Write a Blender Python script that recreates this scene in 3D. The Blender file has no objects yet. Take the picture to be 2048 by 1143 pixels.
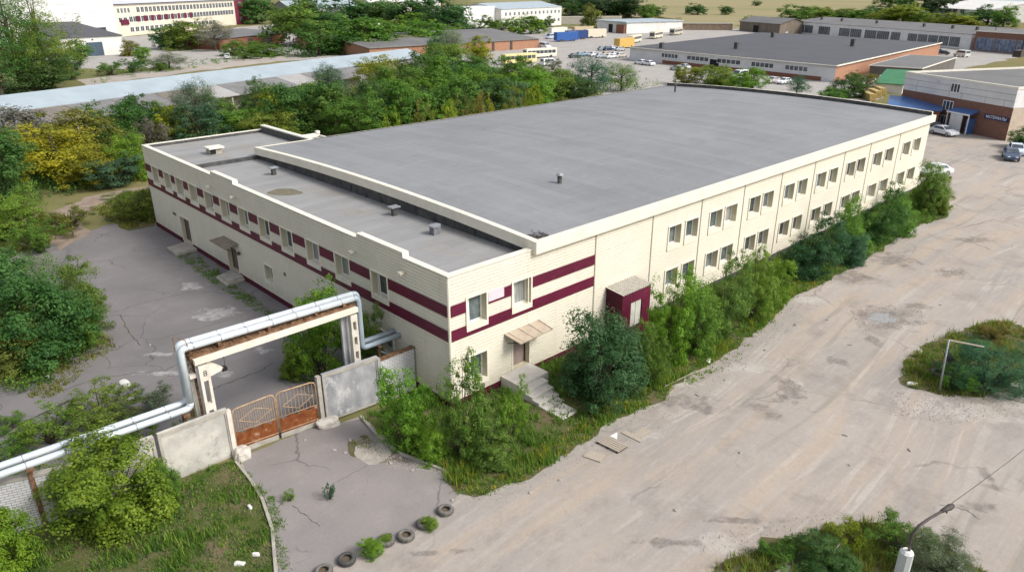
import bpy, bmesh, math, random
import numpy as np
from mathutils import Vector, Matrix
from mathutils.geometry import tessellate_polygon
random.seed(7); RNG = np.random.default_rng(7)
S = bpy.context.scene
COL = S.collection
# ---------------------------------------------------------------- camera
CAM = np.array([-22.1, -28.533, 22.469]); YAW, PITCH, ROLL, FPX = math.radians(46.811), math.radians(22.485), math.radians(-0.091), 1462.055
fw = np.array([math.cos(PITCH)*math.cos(YAW), math.cos(PITCH)*math.sin(YAW), -math.sin(PITCH)])
rt = np.array([math.sin(YAW), -math.cos(YAW), 0.0]); up = np.cross(rt, fw)
RT = math.cos(ROLL)*rt + math.sin(ROLL)*up; UP = -math.sin(ROLL)*rt + math.cos(ROLL)*up
cd = bpy.data.cameras.new("camera"); cam = bpy.data.objects.new("camera", cd); COL.objects.link(cam)
cd.sensor_width = 36; cd.lens = FPX/2048*36; cd.clip_start = .1; cd.clip_end = 6000
M = Matrix(((RT[0], UP[0], -fw[0], CAM[0]), (RT[1], UP[1], -fw[1], CAM[1]), (RT[2], UP[2], -fw[2], CAM[2]), (0, 0, 0, 1)))
cam.matrix_world = M
S.camera = cam
# ---------------------------------------------------------------- light
SUN_EL, SUN_DIR = math.radians(44), (0.42, -1.0)
w = bpy.data.worlds.new("World"); S.world = w; w.use_nodes = True
nt = w.node_tree; bg = nt.nodes['Background']; sk = nt.nodes.new('ShaderNodeTexSky')
sk.sky_type = 'NISHITA'; sk.sun_disc = False; sk.sun_elevation = SUN_EL
sk.sun_rotation = math.atan2(SUN_DIR[0], SUN_DIR[1]); sk.air_density = 1.0; sk.dust_density = 3.5; sk.ozone_density = 1.0
hz = nt.nodes.new('ShaderNodeHueSaturation'); hz.inputs['Saturation'].default_value = .42   # thin high cloud whitens the sky
nt.links.new(sk.outputs[0], hz.inputs['Color']); nt.links.new(hz.outputs[0], bg.inputs[0]); bg.inputs[1].default_value = 0.148
sl = bpy.data.lights.new("sun", 'SUN'); sl.energy = 2.0; sl.angle = math.radians(18); sl.color = (1, .96, .9)
so = bpy.data.objects.new("sun", sl); COL.objects.link(so)
hv = Vector((SUN_DIR[0], SUN_DIR[1], 0)).normalized()*math.cos(SUN_EL) + Vector((0, 0, math.sin(SUN_EL)))
so.rotation_euler = hv.to_track_quat('Z', 'Y').to_euler(); so.location = (0, -60, 80)
S.view_settings.view_transform = 'Standard'; S.view_settings.look = 'None'; S.view_settings.gamma = 1
S.view_settings.exposure = 0.5
S.render.engine = 'CYCLES'; S.cycles.max_bounces = 5; S.cycles.diffuse_bounces = 3; S.cycles.glossy_bounces = 2
S.cycles.transmission_bounces = 2; S.cycles.transparent_max_bounces = 4; S.cycles.caustics_reflective = False; S.cycles.caustics_refractive = False
S.cycles.use_denoising = True
# ---------------------------------------------------------------- pixel -> place helpers (photo pixels, 2048 wide)
def ray(u, v): return fw + (u-1024)/FPX*RT - (v-571.5)/FPX*UP
def G(u, v, z=0.0):
    d = ray(u, v); t = (z-CAM[2])/d[2]; p = CAM+t*d; return (float(p[0]), float(p[1]), z)
def PX(u, v, x):
    d = ray(u, v); t = (x-CAM[0])/d[0]; p = CAM+t*d; return (x, float(p[1]), float(p[2]))
def PY(u, v, y):
    d = ray(u, v); t = (y-CAM[1])/d[1]; p = CAM+t*d; return (float(p[0]), y, float(p[2]))
def topz(x, y, v):
    # height above (x, y) seen at image row v
    k = (571.5-v)/FPX; dx = np.array([x-CAM[0], y-CAM[1], -CAM[2]])
    a, b = dx@UP, dx@fw
    return float((k*b-a)/(UP[2]-k*fw[2]))
def dist(x, y): return math.hypot(math.hypot(x-CAM[0], y-CAM[1]), CAM[2])
# ---------------------------------------------------------------- materials
MATS = {}
def mat(name, col, col2=None, scale=1.0, rough=.8, spec=.3, bump=0.0, bscale=20, detail=5, stretch=None, coords='world', lo=.35, hi=.65, metallic=0, grime=None):
    if name in MATS: return MATS[name]
    m = bpy.data.materials.new(name); m.use_nodes = True; MATS[name] = m
    t = m.node_tree; b = t.nodes['Principled BSDF']
    b.inputs['Roughness'].default_value = rough; b.inputs['Specular IOR Level'].default_value = spec; b.inputs['Metallic'].default_value = metallic
    if coords == 'world':
        g = t.nodes.new('ShaderNodeNewGeometry'); vec = g.outputs['Position']
    else:
        g = t.nodes.new('ShaderNodeTexCoord'); vec = g.outputs['Object']
    if stretch:
        mp = t.nodes.new('ShaderNodeMapping'); mp.inputs['Scale'].default_value = stretch; t.links.new(vec, mp.inputs[0]); vec = mp.outputs[0]
    b.inputs['Base Color'].default_value = (*col, 1)
    out = None
    if col2:
        n = t.nodes.new('ShaderNodeTexNoise'); n.inputs['Scale'].default_value = scale; n.inputs['Detail'].default_value = detail; n.inputs['Roughness'].default_value = .62
        t.links.new(vec, n.inputs['Vector'])
        r = t.nodes.new('ShaderNodeMapRange'); r.inputs[1].default_value = lo; r.inputs[2].default_value = hi
        t.links.new(n.outputs[0], r.inputs[0])
        x = t.nodes.new('ShaderNodeMix'); x.data_type = 'RGBA'; x.inputs[6].default_value = (*col, 1); x.inputs[7].default_value = (*col2, 1)
        t.links.new(r.outputs[0], x.inputs[0]); out = x.outputs[2]
    if grime:
        gc, gs, glo, ghi = grime
        n = t.nodes.new('ShaderNodeTexNoise'); n.inputs['Scale'].default_value = gs; n.inputs['Detail'].default_value = 8; n.inputs['Roughness'].default_value = .7
        t.links.new(vec, n.inputs['Vector'])
        r = t.nodes.new('ShaderNodeMapRange'); r.inputs[1].default_value = glo; r.inputs[2].default_value = ghi; t.links.new(n.outputs[0], r.inputs[0])
        x = t.nodes.new('ShaderNodeMix'); x.data_type = 'RGBA'; x.inputs[6].default_value = (*col, 1); x.inputs[7].default_value = (*gc, 1)
        if out: t.links.new(out, x.inputs[6])
        t.links.new(r.outputs[0], x.inputs[0]); out = x.outputs[2]
    if out: t.links.new(out, b.inputs['Base Color'])
    if bump:
        n = t.nodes.new('ShaderNodeTexNoise'); n.inputs['Scale'].default_value = bscale; n.inputs['Detail'].default_value = 6; t.links.new(vec, n.inputs['Vector'])
        bp = t.nodes.new('ShaderNodeBump'); bp.inputs['Strength'].default_value = bump; bp.inputs['Distance'].default_value = .05
        t.links.new(n.outputs[0], bp.inputs['Height']); t.links.new(bp.outputs[0], b.inputs['Normal'])
    return m
class NB:
    """tiny node builder"""
    def __init__(s, name, rough=.9, spec=.2):
        s.m = bpy.data.materials.new(name); s.m.use_nodes = True; s.t = s.m.node_tree; s.b = s.t.nodes['Principled BSDF']
        s.b.inputs['Roughness'].default_value = rough; s.b.inputs['Specular IOR Level'].default_value = spec; MATS[name] = s.m
    def n(s, typ, **k):
        x = s.t.nodes.new(typ)
        for a, b in k.items(): setattr(x, a, b)
        return x
    def l(s, a, b): s.t.links.new(a, b)
    def pos(s, scale=(1, 1, 1), rot=0, warp=0, wscale=.1):
        g = s.n('ShaderNodeNewGeometry'); v = g.outputs['Position']
        if warp:
            no = s.n('ShaderNodeTexNoise'); no.inputs['Scale'].default_value = wscale; no.inputs['Detail'].default_value = 3; s.l(v, no.inputs['Vector'])
            vm = s.n('ShaderNodeVectorMath', operation='MULTIPLY_ADD'); s.l(no.outputs['Color'], vm.inputs[0]); vm.inputs[1].default_value = (warp,)*3; s.l(v, vm.inputs[2]); v = vm.outputs[0]
        mp = s.n('ShaderNodeMapping'); mp.inputs['Scale'].default_value = scale; mp.inputs['Rotation'].default_value = (0, 0, rot); s.l(v, mp.inputs[0])
        return mp.outputs[0]
    def noise(s, vec, scale, lo, hi, detail=6, rough=.6):
        no = s.n('ShaderNodeTexNoise'); no.inputs['Scale'].default_value = scale; no.inputs['Detail'].default_value = detail; no.inputs['Roughness'].default_value = rough; s.l(vec, no.inputs['Vector'])
        r = s.n('ShaderNodeMapRange'); r.inputs[1].default_value = lo; r.inputs[2].default_value = hi; s.l(no.outputs[0], r.inputs[0]); return r.outputs[0]
    def crack(s, vec, scale, width):
        v = s.n('ShaderNodeTexVoronoi', feature='DISTANCE_TO_EDGE'); v.inputs['Scale'].default_value = scale; s.l(vec, v.inputs['Vector'])
        r = s.n('ShaderNodeMapRange'); r.inputs[1].default_value = width; r.inputs[2].default_value = 0.0; s.l(v.outputs['Distance'], r.inputs[0]); return r.outputs[0]
    def spots(s, L_, warp=.55, wscale=.9, soft=(1.15, .55)):
        # irregular worn spots on the ground: list of (x, y, half width, half depth), axes turned by YAW
        g = s.n('ShaderNodeNewGeometry'); no = s.n('ShaderNodeTexNoise'); no.inputs['Scale'].default_value = wscale; no.inputs['Detail'].default_value = 6; no.inputs['Roughness'].default_value = .65; s.l(g.outputs['Position'], no.inputs['Vector'])
        rot = s.n('ShaderNodeMapping'); rot.inputs['Rotation'].default_value = (0, 0, math.pi/2-YAW); s.l(g.outputs['Position'], rot.inputs[0]); out = None; cth, sth = math.cos(math.pi/2-YAW), math.sin(math.pi/2-YAW)
        for x, y, a, b in L_:
            mp = s.n('ShaderNodeMapping'); X, Y = x*cth-y*sth, x*sth+y*cth; mp.inputs['Scale'].default_value = (1/a, 1/b, 0); mp.inputs['Location'].default_value = (-X/a, -Y/b, 0); s.l(rot.outputs[0], mp.inputs[0])
            ln = s.n('ShaderNodeVectorMath', operation='LENGTH'); s.l(mp.outputs[0], ln.inputs[0])
            q = s.n('ShaderNodeMath', operation='MULTIPLY_ADD'); s.l(no.outputs[0], q.inputs[0]); q.inputs[1].default_value = warp*8; s.l(ln.outputs['Value'], q.inputs[2])
            r = s.n('ShaderNodeMapRange'); r.inputs[1].default_value = soft[0]+warp*4; r.inputs[2].default_value = soft[1]+warp*4; s.l(q.outputs[0], r.inputs[0])
            if out is None: out = r.outputs[0]
            else:
                mxn = s.n('ShaderNodeMath', operation='MAXIMUM'); s.l(out, mxn.inputs[0]); s.l(r.outputs[0], mxn.inputs[1]); out = mxn.outputs[0]
        return s.mul(out, s.noise(g.outputs['Position'], 2.2, .30, .58, 8, .75))
    def mul(s, a, b):
        x = s.n('ShaderNodeMath', operation='MULTIPLY'); 
        for i, q in enumerate((a, b)):
            if isinstance(q, (int, float)): x.inputs[i].default_value = q
            else: s.l(q, x.inputs[i])
        return x.outputs[0]
    def mix(s, f, a, b):
        x = s.n('ShaderNodeMix', data_type='RGBA')
        if isinstance(f, (int, float)): x.inputs[0].default_value = f
        else: s.l(f, x.inputs[0])
        for i, q in ((6, a), (7, b)):
            if isinstance(q, tuple): x.inputs[i].default_value = (*q, 1)
            else: s.l(q, x.inputs[i])
        return x.outputs[2]
    def done(s, col, bump=None, strength=.3, distance=.03):
        s.l(col, s.b.inputs['Base Color'])
        if bump is not None:
            bp = s.n('ShaderNodeBump'); bp.inputs['Strength'].default_value = strength; bp.inputs['Distance'].default_value = distance
            s.l(bump, bp.inputs['Height']); s.l(bp.outputs[0], s.b.inputs['Normal'])
        return s.m
def spot_px(L_):
    out = []
    for u, v, a, b in L_:
        x, y, _ = G(u, v); x1, y1, _ = G(u+a, v); x2, y2, _ = G(u, v-b); out.append((x, y, math.hypot(x1-x, y1-y), math.hypot(x2-x, y2-y)))
    return out
DAMP = [(1583, 778, 24, 28), (1675, 722, 20, 8), (1745, 680, 13, 11), (1515, 815, 16, 11), (1545, 832, 18, 10), (1905, 545, 34, 8), (1790, 520, 42, 12), (1400, 815, 34, 10), (1975, 950, 16, 13), (1950, 1010, 36, 9), (925, 1100, 22, 7), (845, 1105, 30, 6), (1950, 480, 34, 5), (1700, 552, 44, 11), (1990, 975, 22, 8), (1640, 545, 30, 8), (1768, 634, 52, 19), (1340, 1085, 60, 8), (1180, 790, 22, 10), (1250, 812, 34, 14), (1350, 800, 46, 13), (1480, 1040, 60, 6), (1835, 610, 26, 7)]
LIGHT = [(1430, 1088, 46, 24), (1930, 825, 80, 14), (2030, 800, 40, 34), (1990, 690, 34, 10), (1360, 762, 34, 10), (1300, 870, 24, 9), (1595, 770, 12, 9), (1840, 700, 20, 8), (1500, 735, 40, 9), (1620, 600, 30, 9)]
def m_dirt():
    k = NB('dirt_road', .95, .1)
    p = k.pos(); st = k.pos((.035, .55, 1), 0, 14, .018); st2 = k.pos((.05, 1.5, 1), math.radians(-6), 9, .03); st3 = k.pos((.09, 4.2, 1), math.radians(-3), 7, .035)
    st4 = k.pos((.013, .95, 1), math.radians(-2), 16, .011); st5 = k.pos((.02, 1.7, 1), math.radians(3), 20, .014)
    c = k.mix(k.noise(p, .06, .36, .64), (.425, .375, .33), (.345, .318, .292))
    c = k.mix(k.mul(k.noise(p, .16, .52, .66, 7, .65), .6), c, (.47, .43, .39))
    c = k.mix(k.mul(k.noise(st, 1.0, .47, .68), .8), c, (.47, .375, .285))
    c = k.mix(k.mul(k.noise(st2, 1.0, .54, .74), .35), c, (.27, .24, .215))
    c = k.mix(k.mul(k.noise(st2, 2.3, .52, .70), .55), c, (.45, .415, .385))
    c = k.mix(k.mul(k.mul(k.noise(st4, 1.0, .57, .62, 4, .55), k.noise(p, .10, .42, .58)), .45), c, (.21, .205, .18))
    c = k.mix(k.mul(k.mul(k.noise(st5, 1.0, .58, .64, 4, .55), k.noise(p, .13, .45, .60)), .6), c, (.53, .48, .43))
    c = k.mix(k.mul(k.noise(p, .30, .52, .70, 8, .7), .6), c, (.215, .192, .175))
    c = k.mix(k.mul(k.noise(p, .55, .60, .74, 8, .7), .45), c, (.46, .43, .40))
    c = k.mix(k.mul(k.spots(spot_px(LIGHT), .5, .8), .8), c, (.52, .49, .45))
    c = k.mix(k.mul(k.spots(spot_px(DAMP), .55, 1.0), .78), c, (.15, .132, .118))
    c = k.mix(k.mul(k.mul(k.crack(k.pos(warp=3, wscale=.3), .12, .010), k.noise(p, .09, .5, .58)), .6), c, (.12, .11, .10))
    g = k.noise(p, 3.0, .25, .75, 10, .82); c = k.mix(k.mul(g, .42), c, (.20, .178, .16))
    g3 = k.noise(p, 9.0, .60, .70, 6, .7); c = k.mix(k.mul(g3, .45), c, (.17, .15, .135)); g2 = k.noise(p, 11.0, .58, .70, 6, .7); c = k.mix(k.mul(g2, .5), c, (.50, .46, .42))
    return k.done(c, g, .5, .06)
def m_asphalt(name, a, b, dark=(.10, .095, .095), lime=None):
    k = NB(name, .9, .2); p = k.pos()
    c = k.mix(k.noise(p, .18, .35, .65), a, b)
    c = k.mix(k.mul(k.noise(p, .5, .55, .72), .4), c, tuple(x*1.25 for x in a))
    c = k.mix(k.mul(k.mul(k.crack(k.pos(warp=2.5, wscale=.35), .17, .010), k.noise(p, .13, .46, .52)), .85), c, dark)
    c = k.mix(k.mul(k.noise(p, .9, .66, .74), .6), c, dark)
    c = k.mix(k.mul(k.noise(p, .35, .52, .68, 8, .7), .4), c, tuple(x*.72 for x in a))
    if lime: c = k.mix(k.mul(k.spots(spot_px(lime), .6, 1.2), .75), c, (.46, .45, .44))
    g = k.noise(p, 6.0, .2, .8, 9, .75); c = k.mix(k.mul(g, .3), c, dark)
    c = k.mix(k.mul(k.noise(p, 16, .6, .72), .3), c, tuple(x*1.5 for x in a))
    return k.done(c, g, .25, .03)
def m_roof(name, a, b, patch, seam_rot=0.0, tan=None):
    k = NB(name, .62, .35); p = k.pos(); st = k.pos((.10, .9, 1), seam_rot, 5, .08)
    c = k.mix(k.noise(p, .12, .35, .65), a, b)
    c = k.mix(k.mul(k.noise(st, 1.0, .50, .76), .35), c, patch)
    c = k.mix(k.mul(k.noise(k.pos((.3, 2.4, 1), seam_rot, 3, .2), 1.0, .60, .70), .5), c, tuple(x*.55 for x in a))
    c = k.mix(k.mul(k.noise(k.pos((.5, 1.6, 1), seam_rot, 3, .2), .6, .66, .72), .4), c, (.36, .35, .35))
    if tan: c = k.mix(k.mul(k.noise(k.pos((1, .35, 1), 0, 2, .2), .45, .52, .66), .6), c, tan)
    br = k.n('ShaderNodeTexBrick'); br.inputs['Scale'].default_value = 1; br.inputs['Brick Width'].default_value = 9.0; br.inputs['Row Height'].default_value = 1.0; br.inputs['Mortar Size'].default_value = .022; br.inputs['Mortar Smooth'].default_value = .6; br.inputs['Bias'].default_value = 0
    br.inputs['Color1'].default_value = (0, 0, 0, 1); br.inputs['Color2'].default_value = (1, 1, 1, 1); br.inputs['Mortar'].default_value = (.5, .5, .5, 1); k.l(k.pos((1, 1, 1), seam_rot+math.pi/2, .35, .5), br.inputs['Vector'])
    c = k.mix(k.mul(k.noise(k.pos((.7, 3.2, 1), seam_rot, 2, .3), .8, .67, .71, 5, .6), .6), c, tuple(x*.45 for x in a)); c = k.mix(k.mul(br.outputs['Color'], .36), c, tuple(x*1.3 for x in a)); r = k.n('ShaderNodeMath', operation='MULTIPLY'); k.l(br.outputs['Fac'], r.inputs[0]); k.l(k.noise(p, .5, .35, .6), r.inputs[1])
    c = k.mix(k.mul(k.noise(p, .7, .62, .74, 8, .7), .5), c, tuple(x*.6 for x in a)); c = k.mix(k.mul(k.noise(k.pos((.6, 1.8, 1), seam_rot, 2, .4), 1.3, .66, .74), .55), c, (.42, .40, .385))
    c = k.mix(k.mul(r.outputs[0], .8), c, tuple(x*.5 for x in a))
    c = k.mix(k.mul(k.noise(p, 1.1, .60, .68, 9, .75), .45), c, tuple(x*.68 for x in a))
    g = k.noise(p, 4, .25, .75, 9, .8); c = k.mix(k.mul(g, .3), c, tuple(x*.5 for x in a))
    return k.done(c, g, .2, .04)
def m_brick(name, a, b, mortar, scale=1.0, off=.5, vertical=True, w=.5, h=.25, ms=.02, rough=.9):
    k = NB(name, rough, .2)
    g = k.n('ShaderNodeTexCoord'); sep = k.n('ShaderNodeSeparateXYZ'); k.l(g.outputs['Object'], sep.inputs[0])
    ad = k.n('ShaderNodeMath', operation='ADD'); k.l(sep.outputs[0], ad.inputs[0]); k.l(sep.outputs[1], ad.inputs[1])
    cb = k.n('ShaderNodeCombineXYZ'); k.l(ad.outputs[0], cb.inputs[0]); k.l(sep.outputs[2], cb.inputs[1])
    br = k.n('ShaderNodeTexBrick'); k.l(cb.outputs[0], br.inputs['Vector']); br.inputs['Scale'].default_value = scale
    br.inputs['Color1'].default_value = (*a, 1); br.inputs['Color2'].default_value = (*b, 1); br.inputs['Mortar'].default_value = (*mortar, 1)
    br.inputs['Brick Width'].default_value = w; br.inputs['Row Height'].default_value = h; br.inputs['Mortar Size'].default_value = ms; br.offset = off
    no = k.noise(g.outputs['Object'], .7, .35, .75); c = k.mix(k.mul(no, .35), br.outputs[0], tuple(x*.6 for x in a))
    return k.done(c)
def m_leaf():
    m = bpy.data.materials.new('foliage'); m.use_nodes = True; t = m.node_tree; b = t.nodes['Principled BSDF']; MATS['foliage'] = m
    oi = t.nodes.new('ShaderNodeObjectInfo'); at = t.nodes.new('ShaderNodeAttribute'); at.attribute_name = 'lv'
    hs = t.nodes.new('ShaderNodeHueSaturation'); t.links.new(oi.outputs['Color'], hs.inputs['Color'])
    r = t.nodes.new('ShaderNodeMapRange'); r.inputs[3].default_value = .55; r.inputs[4].default_value = 1.6; t.links.new(at.outputs['Fac'], r.inputs[0]); t.links.new(r.outputs[0], hs.inputs['Value'])
    r2 = t.nodes.new('ShaderNodeMapRange'); r2.inputs[3].default_value = .515; r2.inputs[4].default_value = .475; t.links.new(at.outputs['Fac'], r2.inputs[0]); t.links.new(r2.outputs[0], hs.inputs['Hue'])
    t.links.new(hs.outputs[0], b.inputs['Base Color']); b.inputs['Roughness'].default_value = .55; b.inputs['Specular IOR Level'].default_value = .25
    tr = t.nodes.new('ShaderNodeBsdfTranslucent'); t.links.new(hs.outputs[0], tr.inputs['Color'])
    mx = t.nodes.new('ShaderNodeMixShader'); mx.inputs[0].default_value = .5
    t.links.new(b.outputs[0], mx.inputs[1]); t.links.new(tr.outputs[0], mx.inputs[2]); t.links.new(mx.outputs[0], t.nodes['Material Output'].inputs['Surface'])
    return m
def m_paint():
    m = bpy.data.materials.new('vehicle_paint'); m.use_nodes = True; t = m.node_tree; b = t.nodes['Principled BSDF']; MATS['paint'] = m
    oi = t.nodes.new('ShaderNodeObjectInfo'); t.links.new(oi.outputs['Color'], b.inputs['Base Color']); b.inputs['Roughness'].default_value = .3
    return m
LEAF = m_leaf(); PAINT = m_paint(); DIRT = m_dirt()
YARD = m_asphalt('yard_asphalt', (.222, .206, .203), (.172, .163, .163), (.085, .08, .08), [(440, 625, 36, 9), (385, 572, 24, 7), (525, 700, 15, 5), (320, 708, 24, 3), (250, 800, 24, 5), (410, 635, 30, 5), (330, 745, 60, 4), (430, 745, 40, 8)]); APRON = m_asphalt('apron_asphalt', (.285, .258, .245), (.235, .215, .208)); LOT = m_asphalt('concrete_lot', (.40, .375, .345), (.34, .32, .30), (.2, .19, .18))
HROOF = m_roof('hall_bitumen', (.238, .243, .25), (.192, .197, .204), (.315, .318, .32))
AROOF = m_roof('annex_bitumen', (.30, .298, .292), (.22, .22, .22), (.39, .385, .375), math.radians(90), (.26, .225, .175))
DROOF = m_roof('dark_bitumen', (.085, .085, .095), (.065, .065, .07), (.12, .12, .125))
GROOF = m_roof('grey_bitumen', (.17, .165, .16), (.125, .12, .12), (.24, .23, .22))
def m_cream():
    k = NB('cream_siding', .58, .3); p = k.pos(); c = k.mix(k.noise(p, .4, .35, .65), (.72, .672, .56), (.675, .625, .515))
    c = k.mix(k.mul(k.noise(k.pos((2.2, 2.2, .10)), 1.0, .56, .74, 6, .7), .35), c, (.50, .44, .33)); c = k.mix(k.mul(k.noise(k.pos((.166, .166, 1.0)), 1.0, .5, .72, 3), .25), c, (.74, .70, .60))
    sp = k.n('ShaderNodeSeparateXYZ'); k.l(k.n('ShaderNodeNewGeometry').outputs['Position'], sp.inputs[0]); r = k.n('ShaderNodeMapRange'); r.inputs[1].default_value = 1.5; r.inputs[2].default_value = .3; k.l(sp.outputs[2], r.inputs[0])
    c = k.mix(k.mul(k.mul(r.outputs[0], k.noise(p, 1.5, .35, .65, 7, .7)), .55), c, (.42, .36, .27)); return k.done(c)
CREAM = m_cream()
TRIM = mat('cream_trim', (.76, .715, .60), (.69, .64, .52), 1.2, .55)
COPE = mat('coping_sheet', (.75, .715, .62), (.66, .625, .53), .7, .5, .4, grime=((.45, .4, .32), 1.5, .62, .8))
REVEAL = mat('shaded_reveal_cream', (.58, .53, .38), None, 1, .7)  # recess shade mixed into the colour, darker and more olive than the siding
MAROON = mat('maroon_siding', (.135, .012, .040), (.098, .010, .03), .6, .42, .4, grime=((.19, .045, .07), 1.6, .58, .75))
MARD = mat('maroon_plinth_and_shade', (.10, .012, .03), (.06, .012, .022), 1.0, .7, .2)  # plinth maroon; doubles as the painted shade of the vestibule sides
WHITE = mat('white_frame', (.80, .80, .80), None, 1, .4)
GLASS = mat('window_glass', (.07, .095, .10), (.16, .19, .19), .9, .06, .5, lo=.42, hi=.6)
GLASS2 = mat('curtained_glass', (.20, .22, .21), (.34, .34, .32), 2.5, .12, .5, lo=.42, hi=.58, stretch=(3, 3, .25))
GLASS3 = mat('deep_grey_glass', (.035, .045, .048), (.09, .11, .11), .8, .05, .5, lo=.4, hi=.6)  # dark pane variant, picked at random per window
GLASSD = mat('dark_glass', (.03, .04, .05), (.10, .12, .14), .7, .08, .5)
DARKM = mat('dark_opening', (.015, .015, .017), None, 1, .9)
JOINT = mat('joint_strip', (.28, .26, .22), None, 1, .6)
BITU = mat('bitumen_upstand', (.045, .048, .055), (.10, .095, .085), 1.5, .7)
DOORM = mat('brown_door', (.16, .125, .105), (.12, .095, .08), 2, .5)
DOORP = mat('mauve_door', (.30, .235, .215), (.26, .20, .185), 2, .5)
CONC = mat('concrete', (.42, .39, .34), (.30, .28, .245), 1.6, .9, .2, .3, 12, grime=((.16, .145, .12), 2.2, .58, .75))
CONCB = mat('bluish_concrete', (.40, .40, .405), (.235, .24, .255), .9, .9, .2, .2, 9, detail=9, lo=.40, hi=.62, stretch=(1, 1, .6), grime=((.60, .59, .57), 1.3, .56, .70))
CONCW = mat('whitewashed_concrete', (.52, .50, .45), (.37, .36, .33), .8, .9, .2, .2, 9, detail=9, lo=.42, hi=.62, grime=((.23, .22, .20), 1.2, .56, .70))
WPOST = mat('painted_concrete_white', (.66, .62, .55), (.55, .50, .43), 2.5, .85, .2, grime=((.30, .17, .09), 3.0, .66, .76))
RUST = mat('rust', (.13, .042, .016), (.25, .085, .03), 2.2, .95, .1, .4, 25, detail=9, grime=((.40, .34, .27), 2.2, .565, .66))
RUSTD = mat('rust_dark', (.09, .045, .025), (.24, .15, .09), 5.0, .95, .1, .4, 25)
GATEP = mat('gate_peach_paint', (.46, .34, .22), (.33, .20, .11), 5, .75)
PIPE = mat('galvanised_lagging', (.60, .65, .68), (.50, .55, .59), 1.4, .42, .5, metallic=.15, grime=((.36, .36, .35), 2.5, .62, .78))
PIPED = mat('lagging_blue', (.36, .43, .48), (.30, .36, .41), 1.2, .5, .5, metallic=.15)
RUBBER = mat('tyre_rubber', (.05, .05, .05), (.085, .08, .075), 4, .85, coords='obj')
RUBG = mat('dusty_rubber', (.17, .16, .145), (.11, .105, .095), 5, .9, coords='obj', bump=.3, bscale=18)
WOOD = mat('grey_wood', (.42, .36, .29), (.30, .26, .21), 6, .9, stretch=(1, 6, 1))
BARK = mat('bark', (.10, .08, .06), (.06, .05, .04), 5, .95, coords='obj')
SOIL = mat('soil', (.15, .115, .08), (.10, .08, .055), .8, 1, .1, .4, 6)
METALD = mat('dark_metal', (.05, .045, .045), (.09, .07, .06), 5, .6)
METALG = mat('grey_metal', (.36, .38, .40), (.28, .30, .32), 2, .5, metallic=.4)
PANELW = mat('white_panel', (.68, .67, .67), (.58, .575, .58), .35, .8, grime=((.36, .35, .35), .8, .6, .75))
WBRICK = m_brick('white_brick', (.62, .62, .63), (.53, .53, .55), (.17, .165, .16), w=.34, h=.125, ms=.012)
RBRICK = m_brick('red_brick', (.26, .105, .065), (.21, .08, .05), (.25, .18, .14), w=.5, h=.2, ms=.012)
OBRICK = m_brick('orange_brick', (.40, .20, .12), (.33, .16, .095), (.42, .32, .25), w=.5, h=.2, ms=.012)
BBRICK = m_brick('brown_brick', (.235, .115, .085), (.19, .092, .068), (.2, .15, .12), w=.5, h=.2, ms=.012)
WHITEW = mat('white_wall', (.70, .69, .66), (.60, .58, .54), .4, .85, grime=((.38, .35, .32), .6, .6, .78))
CREAMW = mat('pale_cream_wall', (.68, .62, .51), (.62, .565, .46), .3, .85)
MAROONW = mat('far_maroon_wall', (.17, .03, .055), None, 1, .7)
BLUEROOF = mat('pale_blue_metal_roof', (.40, .465, .50), (.34, .40, .435), .25, .45, .4, metallic=.15)
BLUEM = mat('blue_metal_roof', (.06, .14, .34), (.045, .11, .27), 1, .45, .5)
GREYSHEET = mat('grey_slab', (.20, .197, .195), (.155, .152, .15), .4, .9, grime=((.27, .265, .26), .8, .55, .7))
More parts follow.
